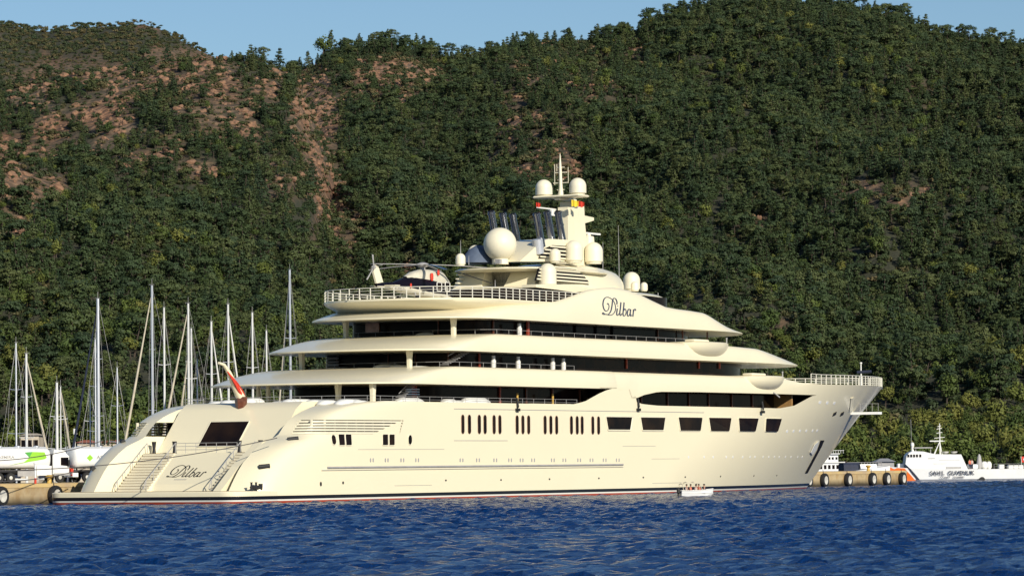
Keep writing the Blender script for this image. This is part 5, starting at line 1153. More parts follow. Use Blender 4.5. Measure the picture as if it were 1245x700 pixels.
for a in [
    (20, 417, 452, 'sailing yacht with the leftmost tall grey mast', None, M_ALU, .13, M_SAILCLOTH),
    (32.5, 430, 440, 'sailing yacht with white mast and beige furled headsail slanting right at the left edge', 29, M_WHITE, .17, M_SAILCLOTH),
    (69.5, 465, 436, 'sailing yacht with the short white mast behind the near tanker cab', None, M_WHITE, .19, M_SAILCLOTH),
    (74, 470, 446, 'sailing yacht with a slim short mast right beside the short white one', 12, M_WHITE, .09, M_SAILCLOTH),
    (120, 363, 455, 'sailing yacht with thick grey mast and long dark furled headsail slanting left', -41, M_ALU, .24, M_BLUE),
    (116.5, 412, 470, 'sailing yacht whose thinner mast stands against the thick grey one', None, M_ALU, .12, M_SAILCLOTH),
    (110, 474, 478, 'small sailing yacht with a short thin mast left of the thick grey mast', None, M_WHITE, .10, M_SAILCLOTH),
    (143, 447, 476, 'sailing yacht with a slender lone mast beside the yacht stern', None, M_ALU, .12, M_SAILCLOTH),
    (186, 347, 462, 'sailing yacht with tall grey mast and long beige headsail slanting left behind the stern', -44, M_ALU, .19, M_SAILCLOTH),
    (200.5, 374, 470, 'sailing yacht with white mast just right of the tall grey one', None, M_WHITE, .16, M_SAILCLOTH),
    (230, 369, 468, 'sailing yacht with tall white mast and beige headsail reaching far left', -44, M_WHITE, .17, M_SAILCLOTH),
    (233.5, 399, 482, 'sailing yacht with the shorter of two masts that almost touch', -28, M_WHITE, .15, M_SAILCLOTH),
    (240.5, 438, 492, 'small sailing yacht with a low thin mast right of the touching masts', None, M_ALU, .10, M_SAILCLOTH),
    (258, 391, 480, 'sailing yacht whose white mast passes left of the ensign staff', 22, M_WHITE, .17, M_WHITE2),
    (278.5, 370, 484, 'sailing yacht whose tall white mast rises behind the ensign staff', 24, M_WHITE, .17, M_WHITE2),
    (308, 380, 490, 'sailing yacht whose white mast rises just right of the red ensign', None, M_WHITE, .17, M_SAILCLOTH),
    (325, 402, 496, 'sailing yacht with a short white mast before the middle overhang', None, M_WHITE, .15, M_SAILCLOTH),
    (354, 328, 500, 'sailing yacht with the tallest grey mast and beige headsail nearest the helideck', -24, M_ALU, .19, M_SAILCLOTH),
]: sailboat(*a[:4], fore=a[4], mcol=a[5], r=a[6], genoa=a[7])
# ================================================================== COAST GUARD SHIP
CD = 673.0; CS = FPX / CD; cgx = at(1177, 580, CD)
cg = thing('patrol_ship', 'white coast guard ship with orange bow stripe and lattice mast at the right', 'ship', (cgx.x, CD, 0), 0.0)
X = lambda px: (px - 1177) / CS
Zc = lambda py, px=1177: (hpx(px) - py) / CS + CAMH
secs = []
for px, w, zs in ((1038, .05, 3.0), (1048, .9, 2.8), (1062, 1.9, 2.75), (1085, 2.8, 2.5), (1110, 3.2, 2.2), (1180, 3.4, 2.0), (1300, 3.4, 1.95), (1330, 3.2, 1.95)):
    k = 1 if px > 1060 else .3; secs.append([(X(px) + (0 if px > 1050 else 0), w, zs), (X(px) + (3.0 if px < 1050 else .8 if px < 1090 else 0), w * .95 * k, .3), (X(px) + (4 if px < 1050 else 1 if px < 1090 else 0), w * .5 * k, -1), (X(px) + (4 if px < 1050 else 1 if px < 1090 else 0), -w * .5 * k, -1), (X(px) + (3.0 if px < 1050 else .8 if px < 1090 else 0), -w * .95 * k, .3), (X(px), -w, zs)])
mb = MB(); mb.loft(secs); mb.build('hull', M_WHITE, cg, 30)
def cgb(zf, px):   # half width of the side at height fraction
    w = lerp([(1038, .05), (1048, .9), (1062, 1.9), (1085, 2.8), (1110, 3.2), (1180, 3.4), (1300, 3.4)], px); zs = lerp([(1038, 3.0), (1062, 2.75), (1085, 2.5), (1110, 2.2), (1180, 2.0), (1300, 1.95)], px)
    return w * (.95 + .05 * max(0, (zf - .3) / (zs - .3))) , zs
def cgpatch(pts, nm, m, off=.04):
    mb = MB(); a = []; b = []
    for px, z in pts:
        w, zs = cgb(z, px); a.append((X(px), -(w + off), z)); b.append((X(px), -(w - .6), z))
    mb.loft([b, a]); return mb.build(nm, m, cg, 0)
for top, bot, nm, m in (((1074, 1098), (1093, 1111), 'orange_stripe', M_ORANGE), ((1101, 1104.5), (1113.5, 1117), 'navy_stripe', M_BLUE)):
    cgpatch([(bot[0], .08), (bot[1], .08), ((bot[1] + top[1]) / 2, 1.2), (top[1], 2.25), (top[0], 2.5), ((bot[0] + top[0]) / 2, 1.2)], nm, m, .09)
P = [(X(a), Zc(b)) for a, b in ((1107, 570.4), (1099.5, 563), (1101, 553), (1104, 549.5), (1109, 547.5), (1121, 548), (1135, 551.4), (1167, 552), (1175, 570.4))]
mb = MB(); mb.prism(P, -2.6, 2.6, 'y'); mb.build('superstructure', M_WHITE, cg, 0)
for px in (1103, 1106.5, 1110, 1113.5, 1117.5): mb = MB(); mb.box(X(px) - .17, X(px) + .17, -2.66, -2.58, Zc(554.8), Zc(551.5)); mb.build('bridge_window', M_GLASS, cg, 0)
for a, b, y, h_ in ((1127, 1135, 556.5, .12), (1148, 1167, 568, .35), (1140, 1165, 558.5, .05), (1133, 1150, 563, .05)): mb = MB(); mb.box(X(a), X(b), -2.64, -2.58, Zc(y) - h_ / 2, Zc(y) + h_ / 2); mb.build('side_vent', M_GREY, cg, 0)
text_obj('SAHIL  GUVENLIK', .98, M_BLUE, cg, 'lettering', (X(1155), -3.55, 1.34), (math.pi / 2, 0, 0), .01, .93)
text_obj('COAST   GUARD', .42, M_BLUE, cg, 'lettering', (X(1155), -3.5, .62), (math.pi / 2, 0, 0), .01, 1.25)
mb = MB()
zb = Zc(552); zt = Zc(514)
mb.tube([(X(1143.5), 0, zb), (X(1143.3), 0, zt)], .13, 6, .07)
for dx, dy in ((-.9, -.7), (-.9, .7), (.4, 0)): mb.tube([(X(1143) + dx * 1.1, dy, zb), (X(1143.2), 0, Zc(536))], .07, 5)
for y, w in ((536.5, .9), (532, .9), (526, .5), (521, .45), (518, .3)): mb.tube([(X(1143) - w, 0, Zc(y)), (X(1143) + w, 0, Zc(y) + .15)], .06, 5)
mb.build('lattice_mast', M_WHITE2, cg, 0)
mb = MB(); mb.box(X(1131), X(1147), -.2, .2, Zc(536), Zc(534.8)); mb.build('radar_scanner', M_WHITE, cg, 0)
mb = MB(); mb.box(X(1112), X(1134), -.6, .6, Zc(544), Zc(542.8)); mb.tube([(X(1114), 0, Zc(548)), (X(1114), 0, Zc(543))], .08, 5); mb.tube([(X(1132), 0, Zc(551)), (X(1132), 0, Zc(543))], .08, 5); mb.build('signal_platform', M_GREY, cg, 0)
mb = MB(); mb.lathe([(.25, 0), (.25, .9), (.32, 1.0), (.3, 1.4), (.05, 1.6)], (X(1110), 0, Zc(547.7)), 12); mb.build('searchlight', M_WHITE2, cg)
mb = MB(); mb.tube([(X(1109), 0, Zc(546)), (X(1108.5), 0, Zc(509))], .035, 4); mb.build('whip_antenna', M_GREY, cg)
for px in (1150, 1160.5): mb = MB(); mb.lathe([(.06, 0), (.5, .15), (.62, .4)], (X(px), 0, Zc(551)), 12); o = mb.build('deck_horn', M_HUB, cg)
mb = MB(); mb.box(X(1176.5), X(1188), -1.6, 1.0, 2.0, Zc(564), .15); mb.build('rescue_boat_cradle', M_WHITE, cg)
mb = MB(); mb.lathe([(.35, 0), (.55, .6), (.3, 2.2), (.1, 2.6)], (X(1191), 0, 2.0), 10); mb.build('covered_gun', M_GREY, cg)
for px, r_ in ((1197, .62), (1202.5, .5)): mb = MB(); mb.lathe([(r_ * .6, 0), (r_, .3), (r_, .9), (r_ * .5, 1.3)], (X(px), 0, 2.0), 12); mb.build('deck_canister', M_WHITE2, cg)
mb = MB(); mb.box(X(1091), X(1099), -1.0, 1.0, 2.3, 3.1, .1); mb.build('anchor_windlass_housing', M_WHITE2, cg)
mb = MB()
for i, px in enumerate(range(1206, 1300, 6)): mb.tube([(X(px), -3.2, 1.95), (X(px), -3.2, 2.85)], .03, 4)
mb.tube([(X(1206), -3.2, 2.85), (X(1296), -3.2, 2.85)], .025, 4); mb.tube([(X(1206), -3.2, 2.4), (X(1296), -3.2, 2.4)], .025, 4); mb.build('guard_rail', M_GREY, cg, 0)
for px in (1217, 1228, 1234, 1240): mb = MB(); mb.box(X(px) - .5, X(px) + .45, -1.5, .5, 1.95, 2.5 + .12 * (px % 3), .1); mb.build('deck_locker', M_WHITE2, cg)
mb = MB(); mb.lathe([(.16, -.1), (.5, -.12), (.5, .12), (.16, .1)], (X(1191), -3.52, .15), 12, 'y'); mb.build('side_fender', M_BLACK, cg)
fl = MB(); fl.tube([(0, 0, 0), (-.1, 0, 2.2)], .04, 5); f_o = fl.build('stern_flagpole', M_WHITE2, cg, 0, (X(1241.5), -1, 1.95))
mb = MB(); mb.loft([[(x, .05 * math.sin(x * 4), -.5), (x, .05 * math.sin(x * 4 + 1), .5), (x, .05 * math.sin(x * 4 + 1) + .02, .5), (x, .05 * math.sin(x * 4) + .02, -.5)] for x in np.linspace(0, 1.5, 8)]); o = mb.build('national_flag', M_RED, None, 0, (cgx.x + X(1241.5), CD - 1.02, 3.6)); tag(o, 'plain red flag on the coast guard ship deck at the right frame edge', 'flag')
mb = MB(); mb.lathe([(.0, 0), (.26, .0), (.26, .03), (0, .03)], (.55, -.08, 0), 14, 'y'); mb.build('white_crescent_disc', M_WHITE, o)
standing('person in red top standing aft of the coast guard ship cabin, left one', (cgx.x + X(1177.5), CD - 2.2, 2.0), -1.2, M_PINK, 'people on the coast guard ship')
standing('person in pale top standing aft of the coast guard ship cabin, right one', (cgx.x + X(1180.5), CD - 1.8, 2.0), -2.0, M_SHIRT, 'people on the coast guard ship')
# ================================================================== OTHER VESSELS AND HOUSES BEYOND THE QUAY
FD = 605.0; FS = FPX / FD; fx = at(1000, 570, FD); XF = lambda px: (px - 1000) / FS; ZF = lambda py: (hpx(1000) - py) / FS + CAMH
fe = thing('passenger_ferry', 'white two deck passenger boat with square windows behind the quay by the bow', 'ferry', (fx.x, FD, 0))
mb = MB(); mb.loft([[(XF(a), w, 1.6), (XF(a), w * .8, -.6), (XF(a), -w * .8, -.6), (XF(a), -w, 1.6)] for a, w in ((945, 2.4), (1010, 2.6), (1030, 1.8), (1042, .2))]); mb.build('hull', M_WHITE, fe, 0)
mb = MB(); mb.box(XF(960), XF(1023), -2.2, 2.2, 1.6, ZF(562)); mb.build('lower_deckhouse', M_WHITE, fe, 0)
mb = MB(); mb.box(XF(962), XF(1018), -1.9, 1.9, ZF(562), ZF(552)); mb.build('upper_deckhouse', M_WHITE, fe, 0)
mb = MB(); mb.box(XF(960), XF(1026), -2.4, 2.4, ZF(562) - .05, ZF(562) + .1); mb.build('upper_deck', M_WHITE2, fe, 0)
mb = MB(); mb.box(XF(960), XF(1020), -2.3, 2.3, ZF(552), ZF(551)); mb.build('roof', M_WHITE, fe, 0)
for px in (986, 991.5, 997, 1002, 1007, 1012, 1017): mb = MB(); mb.box(XF(px) - .19, XF(px) + .19, -2.24, -2.19, ZF(569.8), ZF(565)); mb.build('cabin_window', M_GLASS, fe, 0)
for px in (997, 1003, 1007.5, 1011.5, 1016): mb = MB(); mb.box(XF(px) - .15, XF(px) + .15, -1.94, -1.89, ZF(558.5), ZF(555.5)); mb.build('cabin_window', M_GLASS, fe, 0)
mb = MB()
for px in range(985, 1026, 3): mb.tube([(XF(px), -2.2, ZF(551)), (XF(px), -2.2, ZF(547.5))], .035, 4)
mb.tube([(XF(965), -2.2, ZF(547.5)), (XF(1025), -2.2, ZF(547.5))], .045, 4); mb.build('roof_railing', M_WHITE2, fe, 0)
for k, px in enumerate((1026, 1030, 1034)):
    mb = MB(); mb.lathe([(.06, 0), (.06, 1.6)], (0, 0, 0), 5); o = mb.build('marina_post', M_WHITE2, None, 0, at(px, 560, 590) * 1.0); o.location.z = 3.2; 
    bpy.data.objects.remove(o)
md_ = 575.0; mx_ = at(1042, 570, md_)
mo = thing('motor_cruiser', 'motor cruiser with white foredeck and navy canopy just behind the quay tyres', 'boat', (mx_.x, md_, 0), .25)
mb = MB(); mb.loft([hullsec(*q_) for q_ in ((-3, 1.6, -.4, 1.9), (-1, 1.8, -.5, 2.1), (2.5, 1.3, -.3, 2.5), (4.5, .5, .3, 2.7), (5.2, .05, 1.4, 2.8))], closed=False); mb.add([(x, s_ * w, z) for x, w, z in ((-3, 1.6, 1.9), (-1, 1.8, 2.1), (2.5, 1.3, 2.5), (4.5, .5, 2.7), (5.2, .05, 2.8)) for s_ in (1, -1)], [(2 * i, 2 * i + 1, 2 * i + 3, 2 * i + 2) for i in range(4)]); mb.build('hull', M_WHITE, mo, 40)
mb = MB(); mb.loft([[(x, y * k, z) for x, y in ((-2.5, -1.3), (-.2, -1.1), (.4, 0), (-.2, 1.1), (-2.5, 1.3))] for k, z in ((1, 2.0), (.95, 3.0), (.7, 3.35))]); mb.build('canopy', M_BLUE, mo, 30)
mb = MB(); mb.loft([[(x, y * k, z) for x, y in ((.3, -.9), (3.0, -.4), (3.0, .4), (.3, .9))] for k, z in ((1, 2.4), (.6, 3.1))]); mb.build('foredeck_cabin', M_WHITE, mo, 30)
def house_b(px0, px1, ytop, yeave, dist, label, wall, roof, name='house', cat='house', wins=3, gable=True):
    a = at(px0, ytop, dist); b = at(px1, ytop, dist); ze = at(px0, yeave, dist).z; W = b.x - a.x; zg = float(ground_z(np.array([a.x]), np.array([dist + 4.0]))[0])
    zg = max(min(zg, ze - 3.5), .2) ; t = thing(name, label, cat, ((a.x + b.x) / 2, dist, zg)); H = ze - zg; D = 8
    mb = MB(); mb.box(-W / 2, W / 2, 0, D, -1, H); mb.build('wall', wall, t, 0)
    hr = a.z - ze; mb = MB(); mb.loft([[(-W / 2 - .4, -.5, H), (W / 2 + .4, -.5, H), (W / 2 + .4, D + .5, H), (-W / 2 - .4, D + .5, H)], [(-W / 2 + .8, D / 2 - .3, H + hr), (W / 2 - .8, D / 2 - .3, H + hr), (W / 2 - .8, D / 2 + .3, H + hr), (-W / 2 + .8, D / 2 + .3, H + hr)]]); r_ = mb.build('roof', roof, t, 0)
    for i in range(wins):
        x = -W / 2 + W * (i + .5) / wins; mb = MB(); mb.box(x - .45, x + .45, -.04, .05, H - 2.2, H - .9); w_ = mb.build('window', M_GLASS, t, 0)
        mb = MB(); mb.box(x - .55, x + .55, -.1, -.0, H - 2.35, H - 2.22); mb.build('sill', M_WHITE, w_, 0)
    return t
house_b(25, 47, 526.5, 529, 742, 'low sandy coloured house among the trees behind the left tanker', M_WALLB, M_WALLB)
house_b(94, 113, 534.5, 538, 742, 'red tiled house roof left of the thick grey mast', M_WALLB, M_TILE, wins=2)
house_b(123, 152, 534.5, 538, 745, 'wider red tiled house roof right of the thick grey mast', M_WALLB, M_TILE, wins=3)
house_b(1067, 1087, 557, 561, 728, 'small grey shed with pitched roof behind the quay left of the coast guard ship', M_GREY, M_GREY, 'shed', 'shed', 1)
def rail_fence(px0, px1, y, dist, label):
    a = at(px0, y, dist); b = at(px1, y, dist); L = b.x - a.x; t = thing('railing_fence', label, 'fence', (a.x, dist, 0)); n = 12; zt = a.z
    for k in range(n + 1): mb = MB(); mb.tube([(L * k / n, 0, -.5), (L * k / n, 0, zt)], .05, 5); mb.build('post', M_GREY, t, 0)
    for z in (zt, zt - .5): mb = MB(); mb.tube([(0, 0, z), (L, 0, z)], .05, 5); mb.build('rail', M_GREY, t, 0)
rail_fence(1030, 1072, 562, 716, 'grey post and rail fence on the shore behind the right end of the quay')
dn = thing('shore_lamp', 'slim white lamp post on the shore between the two left masts', 'lamp post', (at(91.5, 530, 735).x, 735, .5)); mb = MB(); mb.lathe([(.08, 0), (.06, at(91, 524, 735).z - .5)], (0, 0, 0), 6); mb.build('post', M_WHITE2, dn); mb = MB(); zz = at(91, 524, 735).z - .5; mb.box(-.35, .35, -.1, .1, zz - .6, zz + .5, .05); mb.build('lamp_panel', M_WHITE2, dn)
# mooring lines from the quarters to the quay
def rope(A, B, sag, lab):
    n = 24; P = [A.lerp(B, k / n) - Vector((0, 0, sag * 4 * (k / n) * (1 - k / n))) for k in range(n + 1)]; mb = MB(); mb.tube([p_ - A for p_ in P], .045, 5); o = mb.build('mooring_rope', M_ROPE, None, 60, A); tag(o, lab, 'rope', 'stern mooring ropes')
rope(shipP(1.0, -10.6, 3.6), at(-30, 584, 352), .5, 'lower dark mooring rope running left from the port quarter')
rope(shipP(3.2, 10.6, 6.3), at(-30, 572, 350), .8, 'upper dark mooring rope crossing the transom towards the left quay')
rope(shipP(3.4, -10.4, 6.3), at(-40, 560, 356), .6, 'mooring rope from the upper port fairlead passing before the tanker')
# ================================================================== TREES
PROT = bpy.data.collections.new('tree_prototypes')
def crown_mesh(name, kind, seed, nleaf=1.0):
    r = np.random.default_rng(seed); V = []; F = []
    def leaves(c, rad, n, s, flat=.55, upw=.5):
        for _ in range(n):
            d = r.normal(size=3); d /= np.linalg.norm(d); q = c + d * rad * r.random() ** .4 * np.array([1, 1, flat])
            nrm = d * np.array([1, 1, 1.2]) + np.array([c[0], c[1], 0]) * .34 + r.normal(size=3) * .38 + np.array([0, 0, upw]); nrm /= np.linalg.norm(nrm)
            t = np.cross(nrm, r.normal(size=3)); t /= np.linalg.norm(t); b = np.cross(nrm, t); a = s * (.6 + .8 * r.random()); w = a * (.45 + .3 * r.random())
            o = len(V); V.extend([q - t * a - b * w * .3, q - t * a * .1 - b * w, q + t * a + b * w * .2, q + t * a * .1 + b * w]); F.append((o, o + 1, o + 2, o + 3))
    if kind == 'pine':          # irregular conical pine, tiers of foliage pads
        H = 9.0; tiers = 8; lean = r.normal(size=2) * .35
        for k in range(tiers):
            f = k / (tiers - 1); z = 1.5 + (H - 2.2) * f; R_ = (2.75 * (1 - f ** 1.5) + .45) * (.75 + .5 * r.random()) * (.75 if k == 0 else 1); n = max(3, int(7 - k * .5))
            for i in range(n):
                a = 2 * math.pi * (i + r.random() * .9) / n + k; rr = R_ * (.4 + .45 * r.random())
                leaves(np.array([rr * math.cos(a) + lean[0] * f, rr * math.sin(a) + lean[1] * f, z + r.normal() * .3]), 1.1 * (1.15 - .45 * f), int(19 * nleaf), .34, .40)
        leaves(np.array([lean[0], lean[1], H - .2]), .7, int(18 * nleaf), .28, 1.0)
    elif kind == 'umbrella':
        H = 8.5
        for i in range(19):
            a = r.random() * 6.28; rr = 3.1 * math.sqrt(r.random()); leaves(np.array([rr * math.cos(a), rr * math.sin(a), H - 2.0 + 1.6 * (1 - (rr / 3.2) ** 2) + r.normal() * .45]), 1.15, int(32 * nleaf), .32, .5)
        for i in range(11):
            a = r.random() * 6.28; q_ = 1.2 + 1.2 * r.random(); leaves(np.array([q_ * math.cos(a), q_ * math.sin(a), 2.4 + r.random() * 3.4]), .95, int(17 * nleaf), .32, .5)
    elif kind == 'broad':
        for i in range(24):
            d = r.normal(size=3); d /= np.linalg.norm(d); c = np.array([0, 0, 4.4]) + d * np.array([2.3, 2.3, 2.5]) * (.45 + .5 * r.random()); leaves(c, 1.15, int(26 * nleaf), .30, .8, .35)
    elif kind == 'bush':
        for i in range(7):
            a = r.random() * 6.28; rr = 1.1 * r.random(); leaves(np.array([rr * math.cos(a), rr * math.sin(a), .5 + .5 * r.random()]), .75, int(18 * nleaf), .26, .7)
    elif kind == 'palm':
        for i in range(22):
            a = 6.28 * i / 22 + r.random() * .2; up = .2 + 1.1 * r.random(); L = 2.6
            for k in range(10):
                t = k / 9; q = np.array([math.cos(a) * L * t, math.sin(a) * L * t, 6.5 + up * 1.6 * t - (1.9 + .6 * up) * t * t]); tv = np.array([-math.sin(a), math.cos(a), 0]) * (.45 * (1 - t * .6)); dn_ = np.array([0, 0, -.28])
                o = len(V); e = np.array([math.cos(a), math.sin(a), 0]) * .16; V.extend([q, q + tv + dn_, q + e, q - tv + dn_]); F.append((o, o + 1, o + 2, o + 3))
    me = bpy.data.meshes.new(name); me.from_pydata([tuple(v) for v in V], [], F); return me
def trunk_mesh(name, H, r_, seed, limbs=5):
    rr = np.random.default_rng(seed); mb = MB(); bx, by = rr.normal() * .25, rr.normal() * .25
    pts = [(0, 0, -.6), (bx * .3, by * .3, H * .35), (bx, by, H * .7), (bx * .7, by * .7, H)]
    mb.tube(pts, [r_, r_ * .8, r_ * .5, r_ * .12], 7)
    for i in range(limbs):
        z = H * (.35 + .5 * i / limbs); a = rr.random() * 6.28; L = 2.2 * (1 - .5 * i / limbs); mb.tube([(bx * z / H, by * z / H, z), (L * .6 * math.cos(a), L * .6 * math.sin(a), z + .3), (L * math.cos(a), L * math.sin(a), z + .7)], [r_ * .32, r_ * .2, r_ * .06], 5)
    o = mb.build(name, M_BARK, None, 40); me = o.data; bpy.data.objects.remove(o); return me
def rock_mesh(nm, sd_):
    rr = np.random.default_rng(sd_); bm = bmesh.new(); bmesh.ops.create_icosphere(bm, subdivisions=2, radius=1.0)
    for v in bm.verts: v.co = Vector((v.co.x * 1.5, v.co.y * 1.1, v.co.z * .9)) * (1 + .45 * (rr.random() - .5)); v.co.z -= .15
    me = bpy.data.meshes.new(nm); bm.to_mesh(me); bm.free(); me.materials.append(M_ROCK); return me
M_ROCK = mat('reddish_rock', (0.27, 0.145, 0.08), 0.95, nscale=0.8, col2=(0.17, 0.10, 0.065), bump=.5, bscale=2.0)
KINDS = {'pine': (M_PINE, 9.0, .22), 'umbrella': (M_PINE, 7.6, .2), 'broad': (M_OLIVE, 5.6, .2), 'bush': (M_SCRUB, .8, .06), 'palm': (M_OLIVE, 6.5, .22)}
PM = {}
for kind, seeds in (('pine', (1, 2, 3)), ('umbrella', (4, 5)), ('broad', (6, 7)), ('bush', (8, 9)), ('palm', (10,))):
    for sd_ in seeds:
        cm = crown_mesh('crown', kind, sd_); cm.materials.append(KINDS[kind][0]); tm = trunk_mesh('trunk', KINDS[kind][1], KINDS[kind][2], sd_ + 50, 0 if kind in ('bush', 'palm') else 5); PM.setdefault(kind, []).append((cm, tm))
# prototypes for the forest mass
proto = []
def join_proto(nm, cm, tm):
    bm = bmesh.new(); bm.from_mesh(cm); n = len(bm.faces); bm.from_mesh(tm); bm.faces.ensure_lookup_table()
    for f in bm.faces[n:]: f.material_index = 1
    me = bpy.data.meshes.new(nm); bm.to_mesh(me); bm.free(); me.materials.append(cm.materials[0]); me.materials.append(M_BARK)
    o = bpy.data.objects.new(nm, me); PROT.objects.link(o); return o
names = []
for i, (k, j) in enumerate((('pine', 0), ('pine', 1), ('pine', 2), ('umbrella', 0), ('umbrella', 1), ('broad', 0), ('broad', 1), ('bush', 0), ('bush', 1))):
    join_proto('proto_%02d' % i, *PM[k][j])
def terrain_normal_ok(X, Y): return True
r = np.random.default_rng(21)
cand = []; und = []
for (d0, d1, dens, p0, p1, ub) in ((742, 900, 1 / 25., -320, 1590, 0), (900, 1250, 1 / 16., -320, 1590, 0), (1250, 2100, 1 / 15., -320, 1590, 0), (2150, 3650, 1 / 28., -320, 420, 1), (742, 1250, 1 / 32., -320, 1590, 1), (1250, 2100, 1 / 18., -320, 480, 1), (1250, 2100, 1 / 34., 480, 1370, 1)):
    n = int((d1 ** 2 - d0 ** 2) / 2 * ((p1 - p0) / FPX) * dens); rr_ = np.sqrt(r.random(n) * (d1 ** 2 - d0 ** 2) + d0 ** 2); px_ = p0 + (p1 - p0) * r.random(n)
    cand.append(np.stack([(px_ - CW / 2) / FPX * rr_, rr_], -1)); und.append(np.full(n, bool(ub)))
UB = np.concatenate(und)
C_ = np.concatenate(cand); Xc, Yc = C_[:, 0], C_[:, 1]; Zc_ = ground_z(Xc, Yc); P3 = np.stack([Xc, Yc, Zc_], -1)
pxx, pyy = proj_np(P3)
# drop what the crests hide: compare with the highest sight line in front
order = np.argsort(Yc); bins = {}
elev = (Zc_ + 9 - CAMH) / Yc; keep = np.ones(len(Yc), bool)
ds_ = np.arange(760, 3700, 20.0); bx_ = np.arange(-340, 1610, 10.0)
Dg, Pg = np.meshgrid(ds_, bx_, indexing='ij'); Zg = ground_z((Pg - CW / 2) / FPX * Dg, Dg); Eg = np.maximum.accumulate((Zg - CAMH) / Dg, axis=0)
bi = np.clip(((Xc / Yc * FPX + CW / 2 + 340) / 10).astype(int), 0, len(bx_) - 1); di = np.clip(((Yc - 760) / 20).astype(int) - 2, 0, len(ds_) - 1)
keep &= ~((Yc > 830) & (elev < Eg[di, bi] - .0008))
BR_ = bareness(pxx, pyy, Xc, Yc)
u1 = r.random(len(Yc)); bush = (BR_ > .25) & (u1 < .62) | UB
keep &= ~((BR_ > .15) & (u1 > 1 - BR_ * np.where(UB, .42, .66)))
# individually built trees: nearest ones along the shore and those on the skyline
skyd = np.abs(elev - Eg.max(axis=0)[bi])
kinds = np.zeros(len(Yc), int); tt = r.random(len(Yc)); grove = fbm(Xc / 60, Yc / 90, 3, 7)
low = np.clip((1100 - Yc) / 350, 0, 1)
pb = .10 + .55 * low + .5 * grove
kinds = np.where(tt < pb, 5 + (r.random(len(Yc)) < .5), np.where(r.random(len(Yc)) < .38, 3 + (r.random(len(Yc)) < .5), (r.random(len(Yc)) * 3).astype(int)))
shore = (Yc < 800 + 50 * (pxx > 950)) & (r.random(len(Yc)) < .85); kinds = np.where(shore, 5 + (r.random(len(Yc)) < .5), kinds)
kinds = np.where(bush, 7 + (r.random(len(Yc)) < .5), kinds)
sc = .50 + .78 * r.random(len(Yc)) ** 2.4 + .36 * grove; sc = np.where(Yc < 900, sc * 1.2, sc); sc = np.where(bush, 1.0 + 1.3 * r.random(len(Yc)), sc); sc = np.where(Yc < 800, sc * .95, sc)
sc = np.where((pyy < 260) & (pxx < 420) & (Yc < 2150), sc * .78, sc); sc = np.where(Yc > 2150, sc * 1.25, sc); sc = np.where(UB & (BR_ > .3), sc * .6, sc)
view = (pxx > -5) & (pxx < 1250) & keep & ~bush
hid = (pxx > 330) & (pxx < 1000) & (Yc < 830)           # behind the yacht
near_i = [i for i in np.argsort(Yc) if view[i] and not hid[i]][:268]
LB = {'pine': 'conical green pine', 'umbrella': 'flat topped green pine', 'broad': 'bushy light green tree', 'palm': 'palm'}
def place_tree(kind, j, x, y, z, s_, rot, label, group, nm=None):
    cm, tm = PM[kind][j]; t = thing(nm or ('pine_tree' if kind in ('pine', 'umbrella') else 'palm_tree' if kind == 'palm' else 'leafy_tree'), label, 'tree', (x, y, z), rot, group); t.scale = (s_, s_, s_ * (.9 + .25 * random.random()))
    a = bpy.data.objects.new('crown', cm); b = bpy.data.objects.new('trunk', tm)
    for o in (a, b): COL.objects.link(o); o.parent = t
    return t
KI = [('pine', 0), ('pine', 1), ('pine', 2), ('umbrella', 0), ('umbrella', 1), ('broad', 0), ('broad', 1)]
def zone(px):
    return 'by the left tanker' if px < 100 else 'behind the sailing yacht masts' if px < 340 else 'above the yacht bow' if px < 1045 else 'behind the coast guard ship' if px < 1180 else 'at the right frame edge'
for i in near_i:
    k, j = KI[kinds[i]]; place_tree(k, j, Xc[i], Yc[i], Zc_[i], sc[i], r.random() * 6.28, '%s on the lower slope %s' % (LB[k], zone(pxx[i])), 'trees along the shore ' + zone(pxx[i]) + ' ' + k)
keep[near_i] = False
# skyline pines
SKY = [(341, 62, 'pine', 1.0, 1500), (366, 66, 'pine', .9, 2040), (378, 58, 'pine', .95, 2050), (395, 46, 'broad', 2.0, 2050), (404, 45, 'pine', 1.4, 2055), (424, 40, 'umbrella', .9, 2050), (436, 37, 'pine', .7, 2050), (526, 48, 'umbrella', .9, 2045), (548, 54, 'umbrella', 1.15, 2050), (572, 54, 'umbrella', 1.25, 2050), (600, 40, 'umbrella', 1.0, 2050), (668, 26, 'pine', .7, 2050), (738, 24, 'umbrella', .9, 2050), (745, 22, 'umbrella', .95, 2052), (761, 19, 'umbrella', .9, 2050), (793, 10, 'umbrella', 1.1, 2050), (806, 8, 'pine', .8, 2050), (1086, 8, 'umbrella', .9, 2050), (1106, 13, 'umbrella', 1.2, 2050), (1122, 20, 'pine', .9, 2050), (1158, 26, 'umbrella', .9, 2050), (1173, 29, 'umbrella', .9, 2050)]
SL = ['first', 'second', 'third', 'fourth', 'fifth', 'sixth', 'seventh', 'eighth', 'ninth', 'tenth', 'eleventh', 'twelfth', 'thirteenth', 'fourteenth', 'fifteenth', 'sixteenth', 'seventeenth', 'eighteenth', 'nineteenth', 'twentieth', 'twenty-first', 'last']
for n_, (px, py, kind, s_, d) in enumerate(SKY):
    X_ = (px - CW / 2) / FPX * d; dd = np.arange(d - 260, d + 160, 10.0); Zs = ground_z((px - CW / 2) / FPX * dd, dd); k_ = int(np.argmax((Zs - CAMH) / dd)); d = dd[k_]; X_ = (px - CW / 2) / FPX * d
    place_tree(kind, n_ % len(PM[kind]), X_, d, Zs[k_] - .3, s_, n_ * 1.7, 'dark pine on the skyline, %s from the left along the ridge' % SL[n_], 'pines standing on the ridge')
